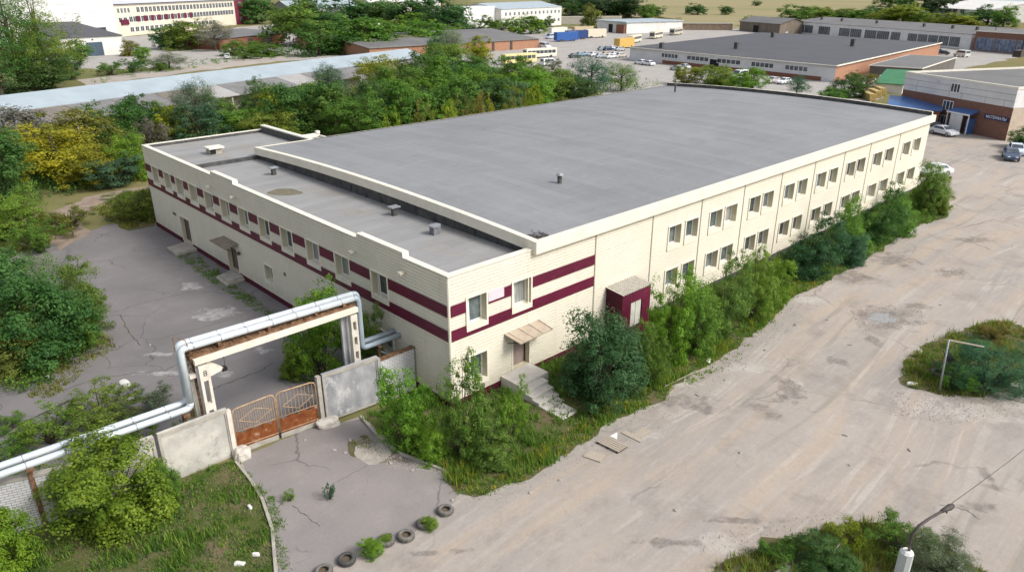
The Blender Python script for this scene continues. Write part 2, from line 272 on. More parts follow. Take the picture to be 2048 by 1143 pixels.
# ---------------------------------------------------------------- mesh builder
class MB:
    def __init__(s): s.v = []; s.f = []; s.m = []
    def add(s, vs, fs, mi=0):
        n = len(s.v); s.v += [tuple(map(float, p)) for p in vs]; s.f += [tuple(i+n for i in f) for f in fs]; s.m += [mi]*len(fs)
    def quad(s, a, b, c, d, mi=0): s.add([a, b, c, d], [(0, 1, 2, 3)], mi)
    def box(s, x0, y0, z0, x1, y1, z1, mi=0):
        x0, x1 = sorted((x0, x1)); y0, y1 = sorted((y0, y1)); z0, z1 = sorted((z0, z1))
        s.add([(x0, y0, z0), (x1, y0, z0), (x1, y1, z0), (x0, y1, z0), (x0, y0, z1), (x1, y0, z1), (x1, y1, z1), (x0, y1, z1)],
              [(0, 3, 2, 1), (4, 5, 6, 7), (0, 1, 5, 4), (1, 2, 6, 5), (2, 3, 7, 6), (3, 0, 4, 7)], mi)
    def bar(s, a, b, w, h, mi=0):
        """square bar from a to b, width w (horizontal) height h"""
        a, b = Vector(a), Vector(b); d = (b-a).normalized(); sd = d.cross(Vector((0, 0, 1)))
        if sd.length < 1e-3: sd = Vector((1, 0, 0))
        sd.normalize(); u = sd.cross(d)
        vs = [p + sd*(i*w/2) + u*(j*h/2) for p in (a, b) for i, j in ((-1, -1), (1, -1), (1, 1), (-1, 1))]
        s.add(vs, [(0, 3, 2, 1), (4, 5, 6, 7), (0, 1, 5, 4), (1, 2, 6, 5), (2, 3, 7, 6), (3, 0, 4, 7)], mi)
    def tube(s, pts, r, n=10, mi=0, caps=True):
        pts = [Vector(p) for p in pts]; rs = r if isinstance(r, (list, tuple)) else [r]*len(pts); rings = []
        ref = None
        for i, p in enumerate(pts):
            d = (pts[min(i+1, len(pts)-1)]-pts[max(i-1, 0)]).normalized()
            if ref is None: ref = d.orthogonal().normalized()
            ref = (ref - d*ref.dot(d)).normalized(); b = d.cross(ref)
            rings.append([p + (ref*math.cos(2*math.pi*k/n)+b*math.sin(2*math.pi*k/n))*rs[i] for k in range(n)])
        vs = [q for R_ in rings for q in R_]; fs = []
        for i in range(len(pts)-1):
            for k in range(n): fs.append((i*n+k, i*n+(k+1) % n, (i+1)*n+(k+1) % n, (i+1)*n+k))
        if caps: fs += [tuple(range(n-1, -1, -1)), tuple(range((len(pts)-1)*n, len(pts)*n))]
        s.add(vs, fs, mi)
    def prism(s, poly, z0, z1, mi=0):
        n = len(poly); vs = [(x, y, z0) for x, y in poly]+[(x, y, z1) for x, y in poly]
        s.add(vs, [tuple(range(n-1, -1, -1)), tuple(range(n, 2*n))]+[(i, (i+1) % n, n+(i+1) % n, n+i) for i in range(n)], mi)
    def profile(s, prof, y0, y1, mi=0):
        """closed (x,z) profile extruded along y"""
        n = len(prof); vs = [(x, y0, z) for x, z in prof]+[(x, y1, z) for x, z in prof]
        s.add(vs, [tuple(range(n)), tuple(range(2*n-1, n-1, -1))]+[(i, n+i, n+(i+1) % n, (i+1) % n) for i in range(n)], mi)
    def lathe(s, prof, n=20, mi=0, c=(0, 0, 0)):
        vs = []; fs = []
        for k in range(n):
            a = 2*math.pi*k/n
            vs += [(c[0]+r*math.cos(a), c[1]+r*math.sin(a), c[2]+z) for r, z in prof]
        m = len(prof)
        for k in range(n):
            for i in range(m-1): fs.append((k*m+i, ((k+1) % n)*m+i, ((k+1) % n)*m+i+1, k*m+i+1))
        s.add(vs, fs, mi)
    def build(s, name, mats, parent=None, smooth=False, local=False, bevel=0):
        if not isinstance(mats, (list, tuple)): mats = [mats]
        o = np.zeros(3)
        if parent is not None and not local:
            q = parent
            while q is not None: o = o+np.array(q.location); q = q.parent
        me = bpy.data.meshes.new(name); me.from_pydata([tuple(np.array(p)-o) for p in s.v], [], s.f)
        for m in mats: me.materials.append(m)
        me.polygons.foreach_set('material_index', s.m)
        if bevel:
            bm = bmesh.new(); bm.from_mesh(me); bmesh.ops.remove_doubles(bm, verts=bm.verts, dist=1e-4)
            bmesh.ops.bevel(bm, geom=[e for e in bm.edges if e.calc_face_angle(0) > .6], offset=bevel, segments=2, affect='EDGES', profile=.6); bm.to_mesh(me); bm.free()
        if smooth: me.polygons.foreach_set('use_smooth', [True]*len(me.polygons))
        me.update(); ob = bpy.data.objects.new(name, me); COL.objects.link(ob)
        if parent is not None: ob.parent = parent
        return ob
def tag(o, label=None, cat=None, group=None, kind=None):
    if label: o['label'] = label
    if cat: o['category'] = cat
    if group: o['group'] = group
    if kind: o['kind'] = kind
    return o
def thing(name, label, cat, loc=(0, 0, 0), rz=0.0, group=None):
    o = bpy.data.objects.new(name, None); COL.objects.link(o); o.location = loc; o.rotation_euler = (0, 0, rz); o.empty_display_size = .2
    return tag(o, label, cat, group)
def dup(o, loc=None, rz=None, parent=None, color=None):
    c = o.copy(); COL.objects.link(c); c.parent = parent
    if color is not None: c.color = color
    if loc is not None: c.location = loc
    if rz is not None: c.rotation_euler = (0, 0, rz)
    for ch in o.children: dup(ch, parent=c, color=color if ch.get('tint', 0) else None)
    return c
def text_mesh(body, size, name, m, parent, loc, rot, depth=.01, squeeze=1.0):
    cu = bpy.data.curves.new(name, 'FONT'); cu.body = body; cu.size = size; cu.extrude = depth; cu.align_x = 'CENTER'; cu.align_y = 'CENTER'
    ob = bpy.data.objects.new(name+'_curve', cu); COL.objects.link(ob); bpy.context.view_layer.update()
    me = bpy.data.meshes.new_from_object(ob.evaluated_get(bpy.context.evaluated_depsgraph_get())); COL.objects.unlink(ob); bpy.data.objects.remove(ob); bpy.data.curves.remove(cu)
    me.materials.clear(); me.materials.append(m); t = bpy.data.objects.new(name, me); COL.objects.link(t); t.parent = parent; t.location = loc; t.rotation_euler = rot; t.scale = (squeeze, 1, 1)
    return t
# ---------------------------------------------------------------- ground sheets
def sheet(name, poly, z, m, jitter=.35, step=1.5, kind='structure'):
    pts = []
    n = len(poly)
    for i in range(n):
        a, b = np.array(poly[i][:2]), np.array(poly[(i+1) % n][:2]); k = max(1, int(np.linalg.norm(b-a)/step)) if jitter else 1
        for j in range(min(k, 60)):
            p = a+(b-a)*j/min(k, 60)
            if j or jitter: p = p+RNG.normal(0, jitter, 2)*(.4 if j == 0 else 1)
            pts.append((float(p[0]), float(p[1]), z))
    tri = tessellate_polygon([[Vector(p) for p in pts]])
    me = bpy.data.meshes.new(name); me.from_pydata(pts, [], [tuple(t) for t in tri])
    bm = bmesh.new(); bm.from_mesh(me); bmesh.ops.recalc_face_normals(bm, faces=bm.faces)
    for f in bm.faces:
        if f.normal.z < 0: f.normal_flip()
    bm.to_mesh(me); bm.free(); me.materials.append(m)
    o = bpy.data.objects.new(name, me); COL.objects.link(o); o['kind'] = kind
    return o
def GP(*uv): return [G(u, v)[:2] for u, v in uv]
MEADOW = (lambda k: k.done(k.mix(k.noise(k.pos(), .02, .35, .65), k.mix(k.noise(k.pos(), .3, .3, .7), (.15, .15, .055), (.10, .12, .04)), (.21, .175, .085))))(NB('meadow', .95, .1))
FIELD = (lambda k: k.done(k.mix(k.noise(k.pos((1, .25, 1)), .012, .35, .65), k.mix(k.noise(k.pos((1, .3, 1)), .08, .3, .7), (.25, .225, .11), (.19, .19, .08)), (.29, .245, .14))))(NB('dry_field', .95, .1))
TURF = (lambda k: k.done(k.mix(k.noise(k.pos(), .6, .4, .65), k.mix(k.noise(k.pos(), 3, .3, .7), (.06, .085, .022), (.09, .10, .03)), (.15, .115, .075)), k.noise(k.pos(), 5, .2, .8), .5, .06))(NB('turf', .95, .1))
sheet('ground', [(-700, -700), (3000, -700), (3000, 3000), (-700, 3000)], 0.0, MEADOW, 0)
sheet('field', [(330, 190), (2500, 150), (2500, 2400), (640, 760), (420, 330)], .05, FIELD, 8, 40)
sheet('dirt_road', [(-45, -55), (140, -60), (150, 8), (112, 10), (104, 40), (72, 40), (72, -1), (5, -2.2), (-4.4, 3.0), (-12, 3.5), (-25, -6), (-45, -12)], .004, DIRT, .2)
sheet('vehicle_lot', [(71, 38), (104, 38), (118, 24), (160, 40), (330, 40), (330, 150), (400, 180), (360, 215), (300, 240), (250, 262), (200, 235), (180, 185), (126, 172), (117, 130), (100, 62), (76, 56)], .02, LOT, .8, 6)
sheet('factory_yard', [(40, 205), (110, 190), (140, 240), (170, 330), (190, 405), (90, 350), (60, 300), (30, 250)], .02, LOT, 1.2, 6)
sheet('far_track', GP((150, 160), (640, 100), (640, 112), (170, 172)), .024, DIRT, .6, 5)
sheet('yard', [(0, 3.9), (0, 51.5), (-4, 50.8), (-10.8, 48.6), (-14, 45), (-24, 40), (-34, 30), (-36, 8), (-22, 5.2), (-14, 4.4)], .008, YARD, .22, 1.0)
sheet('footpath', GP((95, 430), (170, 395), (295, 372), (300, 382), (200, 408), (150, 440), (175, 470), (120, 500), (80, 470)), .012, mat('beaten_soil', (.30, .235, .19), (.22, .175, .135), .7, 1, .1, .3, 5), .3)
sheet('gate_apron', GP((478, 915), (560, 880), (648, 850), (726, 838), (748, 865), (772, 885), (805, 908), (890, 948), (918, 985), (905, 1008), (830, 1062), (720, 1112), (640, 1150), (560, 1160), (552, 1100), (530, 1030), (500, 960)), .010, APRON, .08, .6)
sheet('verge', GP((545, 1240), (553, 1130), (545, 1050), (520, 985), (472, 918), (330, 965), (150, 1030), (0, 1080), (-200, 1180), (-200, 1300)), .014, TURF, .08, .5)
FRONT_STRIP = GP((728, 836), (752, 862), (800, 902), (885, 942), (912, 985), (955, 992), (1040, 962), (1140, 905), (1230, 838), (1330, 800), (1345, 770), (1440, 715), (1520, 660), (1590, 590), (1640, 570), (1720, 525), (1830, 455), (1897, 432), (1892, 385), (1862, 355))+[(70.5, 0), (0, 0), (0, 3.2)]
sheet('flower_bed', FRONT_STRIP, .016, TURF, .12, .7)
ISLAND = GP((1802, 768), (1812, 722), (1850, 690), (1925, 660), (1990, 642), (2040, 650), (2085, 690), (2060, 750), (1965, 795), (1880, 790))
sheet('traffic_island', ISLAND, .018, TURF, .15, .6)
CORNER = GP((1420, 1150), (1470, 1112), (1560, 1078), (1650, 1052), (1760, 1045), (1850, 1075), (1915, 1105), (1985, 1150), (2000, 1250), (1400, 1250))
sheet('corner_bed', CORNER, .018, TURF, .15, .5)
sheet('flowerbed_side', GP((195, 415), (250, 385), (300, 378), (310, 452), (255, 462), (215, 440)), .014, TURF, .2)
WATER = mat('puddle_water', (.28, .28, .27), None, 1, .06, .5)
POT = mat('damp_dirt', (.15, .135, .12), (.24, .21, .19), 1.6, .9, .2, .5, 6)
PALE = mat('pale_concrete_patch', (.50, .47, .43), (.40, .37, .34), 1.2, .95, .1, .3, 6)
def blob(name, u, v, ru, rv, m, z, seed, n=22, rough=.28):
    r = random.Random(seed); ph = [r.uniform(0, 6.28) for _ in range(4)]
    pts = []
    for k in range(n):
        a = 2*math.pi*k/n; s = 1+rough*(math.sin(2*a+ph[0])*.5+math.sin(3*a+ph[1])*.4+math.sin(5*a+ph[2])*.4+r.uniform(-.25, .25))
        pts.append(G(u+ru*s*math.cos(a), v+rv*s*math.sin(a))[:2])
    return sheet(name, pts, z, m, 0)
blob('puddle', 1762, 636, 27, 9, WATER, .013, 2, 40, .4)
blob('old_slab', 745, 905, 40, 20, CONC, .0135, 95, rough=.2); blob('leaf_litter', 790, 905, 52, 24, mat('leaf_litter', (.20, .165, .125), (.11, .095, .07), 5, 1, .1, .6, 14), .0128, 96)
blob('moss_patch', 725, 895, 26, 26, mat('moss', (.085, .085, .03), (.14, .125, .08), 3, 1, .1), .0120, 97)
CRACKM = mat('crack_fill', (.055, .05, .048), (.09, .085, .06), 4, 1, .1)
def crack(uvs, wd, seed, z=.0135):
    r = random.Random(seed); P = []
    for (a, b), (c, d) in zip(uvs, uvs[1:]):
        for k in range(7): t = k/7; P.append(G(a+(c-a)*t+r.uniform(-2, 2), b+(d-b)*t+r.uniform(-1.3, 1.3)))
    P.append(G(*uvs[-1])); L_, R_ = [], []
    for i, p in enumerate(P):
        q0, q1 = np.array(P[max(i-1, 0)]), np.array(P[min(i+1, len(P)-1)]); d = (q1-q0)[:2]; d = d/max(np.linalg.norm(d), 1e-6); nrm = np.array([-d[1], d[0]])*wd*r.uniform(.3, 1)*.5
        L_.append((p[0]+nrm[0], p[1]+nrm[1], z)); R_.append((p[0]-nrm[0], p[1]-nrm[1], z))
    mb = MB(); n = len(P); mb.add(L_+R_, [(i, n+i, n+i+1, i+1) for i in range(n-1)]); tag(mb.build('crack', CRACKM), kind='structure')
for i, (uvs, wd) in enumerate([([(418, 782), (470, 760), (520, 742), (545, 725)], .10), ([(228, 625), (270, 610), (320, 598), (395, 580)], .06), ([(95, 790), (200, 755), (330, 740), (360, 728)], .08), ([(0, 870), (40, 850), (100, 820), (140, 800)], .3), ([(240, 630), (255, 660), (280, 690)], .07),
        ([(585, 1010), (610, 1030), (640, 1052)], .05), ([(548, 1022), (565, 1005)], .05), ([(660, 970), (700, 950), (735, 930)], .03), ([(1880, 1008), (1930, 1018), (1960, 1038)], .04), ([(1925, 455), (1990, 440), (2040, 452)], .10), ([(1890, 470), (1935, 478), (1980, 500)], .08), ([(2010, 795), (2048, 805)], .08)]):
    crack(uvs, wd, 200+i)
# ---------------------------------------------------------------- main building
H_LOW, H_TOP, XH, YB, LY, XE = 8.15, 8.45, 6.66, 36.2, 47.1, 69.9
B = thing('industrial_building', 'long cream two storey building with maroon stripes and a wide grey roof', 'building', (0, 0, 0))
def FL(fac, s, d, z): return (s, -d, z) if fac == 'F' else (-d, s, z)
def fbox(mb, fac, s0, s1, d0, d1, z0, z1, mi=0):
    a, b = FL(fac, s0, d0, z0), FL(fac, s1, d1, z1); mb.box(*a, *b, mi)
def fquad(mb, fac, a, b, c, d, mi=0): mb.quad(FL(fac, *a), FL(fac, *b), FL(fac, *c), FL(fac, *d), mi)
def siding(mb, fac, s0, s1, z0, z1, ops, extra=0.0, mi=0, amp=.02, pl=.20):
    zs = {z0, z1}; k = math.floor(z0/pl)
    while k*pl < z1:
        if k*pl > z0: zs.add(round(k*pl, 4))
        k += 1
    for o in ops:
        for z in (o[2], o[3]):
            if z0 < z < z1: zs.add(z)
    zs = sorted(zs)
    for a, b in zip(zs, zs[1:]):
        if b-a < 1e-4: continue
        mid = (a+b)/2; cuts = [(s0, s1)]
        for o in ops:
            if o[2] < mid < o[3]:
                nc = []
                for p, q in cuts:
                    if o[1] <= p or o[0] >= q: nc.append((p, q)); continue
                    if o[0] > p: nc.append((p, o[0]))
                    if o[1] < q: nc.append((o[1], q))
                cuts = nc
        base = math.floor(mid/pl)*pl; d = lambda z: extra+amp*(1-.35*(z-base)/pl); gv = .024; sl_ = extra-.026
        for p, q in cuts:
            g0, g1 = max(a, base), min(b, base+gv)
            if g1 > g0+1e-4:
                fquad(mb, fac, (p, sl_, g0), (q, sl_, g0), (q, sl_, g1), (p, sl_, g1), mi)
                fquad(mb, fac, (p, sl_, g1), (q, sl_, g1), (q, d(g1), g1), (p, d(g1), g1), mi); fquad(mb, fac, (p, d(g0), g0), (q, d(g0), g0), (q, sl_, g0), (p, sl_, g0), mi)
            f0 = max(a, base+gv)
            if b > f0+1e-4: fquad(mb, fac, (p, d(f0), f0), (q, d(f0), f0), (q, d(b), b), (p, d(b), b), mi)
WIN_L = [7.45, 11.68, 15.46, 19.15, 22.63, 26.14, 29.55, 32.78, 36.11, 39.2, 42.12, 45.26]
sideW = [(a-1.66, a, 4.88, 6.42) for a in WIN_L] + [(21.4, 22.75, 1.35, 2.62), (14.3, 15.65, 1.32, 2.58), (5.6, 7.0, 1.3, 2.6)]
sideD = [(37.75, 39.95, .25, 2.62), (27.8, 29.75, .3, 2.45)]
PAIRS = [(20.0, 21.45), (22.1, 23.62), (25.25, 26.88), (27.4, 29.05), (31.0, 32.62), (33.15, 34.78), (36.72, 38.4), (39.15, 40.78), (42.7, 44.45), (45.25, 46.87), (48.9, 50.7), (51.2, 53.0), (55.05, 57.1), (58.05, 60.1), (62.75, 64.7), (65.7, 67.75)]
frontW = [(1.26, 2.65, 4.78, 6.5), (4.72, 6.17, 4.78, 6.46), (1.32, 2.62, 1.12, 2.86)] + [(a, b, 4.92, 6.42) for a, b in PAIRS] + [(a, b, 1.6, 3.08) for a, b in PAIRS]
frontD = [(4.74, 6.1, .75, 2.75)]
wall = MB(); ZC = 7.95
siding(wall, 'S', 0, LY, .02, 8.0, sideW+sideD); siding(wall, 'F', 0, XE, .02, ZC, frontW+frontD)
# raised and low parapet fronts, end and back walls
for a, b, h in ((0, 4.0, H_LOW), (4.0, 8.8, H_TOP), (8.8, 26.5, H_LOW), (26.5, 30.7, H_TOP), (30.7, LY, H_LOW)): siding(wall, 'S', a, b, 8.0, h-.06, [])
siding(wall, 'F', 0, 6.3, ZC, H_LOW-.06, [])
wall.quad((XE, 0, 0), (XE, YB, 0), (XE, YB, 8.6), (XE, 0, 8.6)); wall.quad((12.2, YB, 0), (XE, YB, 0), (XE, YB, 8.6), (12.2, YB, 8.6))
wall.quad((0, LY, 0), (12.2, LY, 0), (12.2, LY, 8.0), (0, LY, 8.0)); wall.quad((12.2, YB, 0), (12.2, LY, 0), (12.2, LY, 8.4), (12.2, YB, 8.4))
wall.box(12.21, YB+.3, 0, 16.5, 42.7, 7.3)
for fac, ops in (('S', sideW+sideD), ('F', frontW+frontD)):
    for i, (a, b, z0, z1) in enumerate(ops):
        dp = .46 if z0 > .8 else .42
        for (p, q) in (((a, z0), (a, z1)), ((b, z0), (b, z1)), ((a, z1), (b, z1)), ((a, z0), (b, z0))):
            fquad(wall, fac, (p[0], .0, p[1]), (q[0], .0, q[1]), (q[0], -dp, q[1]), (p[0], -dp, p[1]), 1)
for x in (12, 18, 24, 30, 36, 42, 48, 53.9, 61.4): fbox(wall, 'F', x-.045, x+.045, 0, .045, .45, ZC, 2)
for y in (12.66, 19.83, 36.66, 6.62): fbox(wall, 'S', y-.025, y+.025, 0, .030, .45, 8.0, 3)
fbox(wall, 'F', 5.97, 6.03, 0, .032, 2.95, 8.0, 3)
fbox(wall, 'F', .0, .09, 0, .035, .45, 8.0, 3); fbox(wall, 'S', 0, .09, 0, .035, .45, 8.0, 3)
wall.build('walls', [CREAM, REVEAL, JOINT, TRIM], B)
def stripe(name, fac, s0, s1, z0, z1, ops, m=MAROON, pl=.17, amp=.02, split=False):
    cuts = [(s0, s1)]
    if split:
        for o in ops:
            cuts = [r_ for p, q in cuts for r_ in (((p, q),) if o[1] <= p or o[0] >= q else tuple(t for t in ((p, min(o[0], q)), (max(o[1], p), q)) if t[1]-t[0] > .01))]
        ops = []
    for p, q in cuts: mb = MB(); siding(mb, fac, p, q, z0, z1, ops, .052, amp=amp, pl=pl); mb.build(name, m, B)
aprS = [(a-.12, b+.12, z0-.30, z1+.1) for a, b, z0, z1 in sideW if z0 > 4]; aprF = [(a-.1, b+.1, z0-.26, z1+.08) for a, b, z0, z1 in frontW if z0 > 4]
stripe('maroon_stripe', 'S', .09, LY, 5.72, 6.4, aprS, split=True); stripe('maroon_stripe', 'S', .09, LY, 4.25, 4.93, aprS)
stripe('maroon_stripe', 'F', .09, 11.95, 5.72, 6.4, aprF, split=True); stripe('maroon_stripe', 'F', .09, 11.95, 4.25, 4.93, aprF)
for fac, L_, ops in (('S', LY, sideD), ('F', 18.0, frontD)):
    cuts = [0]+[v for o in sorted(ops) for v in (o[0]-.12, o[1]+.12)]+[L_]
    for a, b in zip(cuts[::2], cuts[1::2]): mb = MB(); fbox(mb, fac, a, b, 0, .06, -.2, .43); mb.build('plinth', MARD, B)
mb = MB(); fbox(mb, 'F', 18.0, XE, 0, .06, -.2, .35); mb.build('plinth', BITU, B)
WR = random.Random(12)
def win_unit(fac, a, b, z0, z1, mull, sash=False):
    dp = -.40; mb = MB(); f = .075
    fbox(mb, fac, a, b, dp-.05, dp+.03, z0, z0+f); fbox(mb, fac, a, b, dp-.05, dp+.03, z1-f, z1)
    fbox(mb, fac, a, a+f, dp-.05, dp+.03, z0+f, z1-f); fbox(mb, fac, b-f, b, dp-.05, dp+.03, z0+f, z1-f)
    m_ = a+(b-a)*mull; fbox(mb, fac, m_-.05, m_+.05, dp-.05, dp+.035, z0+f, z1-f)
    # apron and surround
    s = .11
    fbox(mb, fac, a-s, a, -.02, .088, z0, z1, 1); fbox(mb, fac, b, b+s, -.02, .088, z0, z1, 1)
    fbox(mb, fac, a-s, b+s, -.02, .09, z1, z1+.08, 1); fbox(mb, fac, a-s, b+s, -.02, .095, z0-.28, z0, 1)
    fbox(mb, fac, a, b, -.38, .11, z0-.005, z0+.022, 1)
    o = mb.build('window', [WHITE, TRIM], B)
    g = MB(); fquad(g, fac, (a+f, dp-.01, z0+f), (b-f, dp-.01, z0+f), (b-f, dp-.01, z1-f), (a+f, dp-.01, z1-f)); g.build('pane', WR.choice([GLASS, GLASS, GLASS2, GLASS3]), o)
    return o
for a, b, z0, z1 in sideW: win_unit('S', a, b, z0, z1, .36 if z0 > 4 else .5)
for a, b, z0, z1 in frontW: win_unit('F', a, b, z0, z1, .30)
def door_unit(name, fac, a, b, z0, z1, m, lab):
    mb = MB(); dp = -.36; fbox(mb, fac, a+.05, b-.05, dp-.05, dp, z0, z1-.05); fbox(mb, fac, a, a+.05, dp-.05, dp+.04, z0, z1, 1); fbox(mb, fac, b-.05, b, dp-.05, dp+.04, z0, z1, 1); fbox(mb, fac, a, b, dp-.05, dp+.04, z1-.05, z1, 1)
    fbox(mb, fac, a+.2, b-.2, dp, dp+.012, z0+.2, (z0+z1)/2-.1); fbox(mb, fac, a+.2, b-.2, dp, dp+.012, (z0+z1)/2+.1, z1-.25)
    o = mb.build(name, [m, DARKM], B); o['label'] = lab
    h = MB(); fbox(h, fac, a+.12, a+.17, dp, dp+.06, z0+.85, z0+1.2); h.build('handle', METALD, o)
door_unit('door', 'S', 37.75, 39.95, .25, 2.62, DOORM, 'brown side door without a canopy'); door_unit('door', 'S', 27.8, 29.75, .3, 2.45, DOORM, 'brown side door below the small slanted canopy'); door_unit('door', 'F', 4.74, 6.1, .75, 2.75, DOORP, 'mauve entrance door above the steps')
fb = MB()
for fac, (a, b, z0, z1) in (('S', sideD[0]), ('S', sideD[1]), ('F', frontD[0])):
    fbox(fb, fac, a-.1, a, -.02, .045, z0, z1+.1); fbox(fb, fac, b, b+.1, -.02, .045, z0, z1+.1); fbox(fb, fac, a, b, -.02, .045, z1, z1+.1)
fb.build('door_surrounds', TRIM, B)
# side canopy, front canopy
c = MB()
A1, A2, A3, A4 = (-.03, 27.2, 3.12), (-.03, 30.0, 3.12), (-.95, 30.9, 2.72), (-.95, 27.7, 2.72)
def slab(mb, a, b, c_, d, t, mi=0):
    vs = [*(tuple(p) for p in (a, b, c_, d)), *((p[0], p[1], p[2]-t) for p in (a, b, c_, d))]
    mb.add(vs, [(0, 1, 2, 3), (7, 6, 5, 4), (0, 4, 5, 1), (1, 5, 6, 2), (2, 6, 7, 3), (3, 7, 4, 0)], mi)
slab(c, A1, A2, A3, A4, .06); c.bar((-.03, 27.4, 2.3), (-.85, 27.75, 2.66), .04, .04, 1); c.bar((-.03, 29.8, 2.3), (-.85, 30.5, 2.66), .04, .04, 1)
c.build('door_canopy', [mat('brown_sheet', (.25, .20, .15), (.16, .13, .10), 2, .6), METALD], B)
c = MB(); slab(c, (4.0, -.04, 3.42), (6.95, -.04, 3.42), (7.1, -1.05, 3.10), (4.3, -1.15, 3.10), .07)
for k in range(4): c.bar((4.3+k*.85, -.06, 3.44), (4.55+k*.83, -1.1, 3.12), .05, .03)
c.bar((4.3, -.04, 2.7), (4.5, -1.0, 3.04), .04, .04, 1); c.bar((6.8, -.04, 2.7), (6.9, -.95, 3.04), .04, .04, 1)
c.build('door_canopy', [mat('beige_sheet', (.46, .38, .29), (.36, .30, .23), 2.5, .6), METALD], B)
# entrance steps
st = MB(); st.box(3.7, -1.65, -.1, 6.15, -.06, .72)
for k in range(4): st.box(3.7, -1.65-.55*(k+1), -.1, 5.6-.12*k, -1.65-.55*k, .72-.155*(k+1))
st.box(3.75, -5.15, -.05, 5.0, -3.9, .07); st.build('entrance_steps', mat('pale_step_concrete', (.62, .59, .54), (.52, .49, .45), 1.5, .9, .2, grime=((.30, .28, .24), 2.2, .62, .8)), B, bevel=.015)
ld = MB(); ld.prism([(-2.0, 36.7), (-.06, 36.8), (-.06, 39.3), (-.6, 39.3), (-2.0, 38.9)][::-1], -.1, .26); ld.build('door_slab', CONC, B)
ld = MB(); ld.prism([(-1.75, 26.6), (-.06, 26.9), (-.06, 29.5), (-1.65, 28.9)][::-1], -.1, .2); ld.prism([(-1.5, 26.9), (-.06, 27.1), (-.06, 29.3), (-1.4, 28.6)][::-1], .2, .36); ld.build('door_slab', CONC, B)
# vestibule
v = MB(); x0, x1, y, zt0, zt1 = 13.3, 16.35, -1.42, 3.72, 3.55
v.quad((x0, -.03, 0), (x0, y, 0), (x0, y, zt1), (x0, -.03, zt0), 2); v.quad((x1, y, 0), (x1, -.03, 0), (x1, -.03, zt0), (x1, y, zt1), 2)  # side walls in darker maroon: their shade is put into the colour
for a, b, z0, z1 in ((x0, 14.25, 0, zt1), (15.45, x1, 0, zt1), (14.25, 15.45, 2.75, zt1), (14.25, 15.45, 0, .9)):
    k = z0
    while k < z1-.01:
        k2 = min(k+.17, z1); v.quad((a, y-.03, k), (b, y-.03, k), (b, y, k2), (a, y, k2), 0); v.quad((a, y, k), (b, y, k), (b, y-.03, k), (a, y-.03, k), 0); k = k2
vo = v.build('vestibule', [MAROON, DARKM, MARD], B)
r_ = MB()
for k in range(13):
    xa = x0-.08+k*.245; slab(r_, (xa, -.02, zt0+.06), (xa+.15, -.02, zt0+.06), (xa+.15, y-.12, zt1+.06), (xa, y-.12, zt1+.06), .05, 0); slab(r_, (xa+.15, -.02, zt0+.02), (xa+.245, -.02, zt0+.02), (xa+.245, y-.12, zt1+.02), (xa+.15, y-.12, zt1+.02), .03, 1)
r_.build('vestibule_roof', [mat('pale_corrugated', (.55, .52, .45), (.44, .41, .35), 3, .6), METALD], vo)
g = MB(); g.box(14.25, y+.06, .9, 15.45, y+.10, 2.75); g.box(14.82, y+.02, .9, 14.88, y+.06, 2.75, 1); g.build('vestibule_window', [mat('pale_pane', (.72, .70, .62), (.55, .56, .48), 2, .3), WHITE], vo)
# roofs
z_edge, z_ridge, y_r = 8.55, 9.0, 18.1; ZR = lambda q: z_edge+(z_ridge-z_edge)*(1-((q-y_r)/y_r)**2)
ro = MB(); n = 14
for k in range(n):
    a, b = YB*k/n, YB*(k+1)/n; za, zb = ZR(a), ZR(b)
    ro.quad((6.6, a, za), (XE-.02, a, za), (XE-.02, b, zb), (6.6, b, zb))
roof = ro.build('hall_roof', HROOF, B)
co = MB(); e = .36
co.box(6.3, -e, 7.88, XE+.35, .02, 8.62)                      # front eaves cornice
for k in range(n):
    a, b = (YB*k/n if k else .02), YB*(k+1)/n; za, zb = ZR(a), ZR(b)
    vs = [(6.3, a, za-.58), (6.72, a, za-.58), (6.72, a, za+.09), (6.3, a, za+.09), (6.3, b, zb-.58), (6.72, b, zb-.58), (6.72, b, zb+.09), (6.3, b, zb+.09)]
    co.add(vs, [(0, 1, 2, 3), (7, 6, 5, 4), (0, 4, 5, 1), (1, 5, 6, 2), (2, 6, 7, 3), (3, 7, 4, 0)], 0)
    vs = [(XE, a, za-.5), (XE+.3, a, za-.5), (XE+.3, a, za+.42), (XE, a, za+.42), (XE, b, zb-.5), (XE+.3, b, zb-.5), (XE+.3, b, zb+.42), (XE, b, zb+.42)]
    co.add(vs, [(0, 1, 2, 3), (7, 6, 5, 4), (0, 4, 5, 1), (1, 5, 6, 2), (2, 6, 7, 3)], 0); co.quad(vs[3], vs[7], (XE-.03, b, zb+.02), (XE-.03, a, za+.02), 1)
co.box(6.6, YB, 8.2, XE+.3, YB+.1, 8.6)
co.build('cornice', [TRIM, BITU], B)
df = MB()
for k in range(n): a, b = max(YB*k/n, .35), YB*(k+1)/n; df.add([(6.55, a, 7.3), (6.55, b, 7.3), (6.55, b, ZR(b)-.5), (6.55, a, ZR(a)-.5)], [(0, 3, 2, 1)])
df.box(6.55, YB, 7.3, 6.66, YB+.3, 8.1)
for k in range(17): df.box(6.50, 1.2+k*2.1, 7.5, 6.55, 1.3+k*2.1, 8.05)
df.build('upstand', BITU, B)
ar = MB(); ar.quad((.4, .4, 7.56), (6.56, .4, 7.56), (6.56, 36.0, 7.56), (.4, 36.0, 7.56)); ar.box(.4, 36.0, 7.5, 6.6, 36.35, 7.86, 1); ar.quad((.4, 36.35, 7.84), (12.0, 36.35, 7.84), (12.0, LY-.4, 7.84), (.4, LY-.4, 7.84))
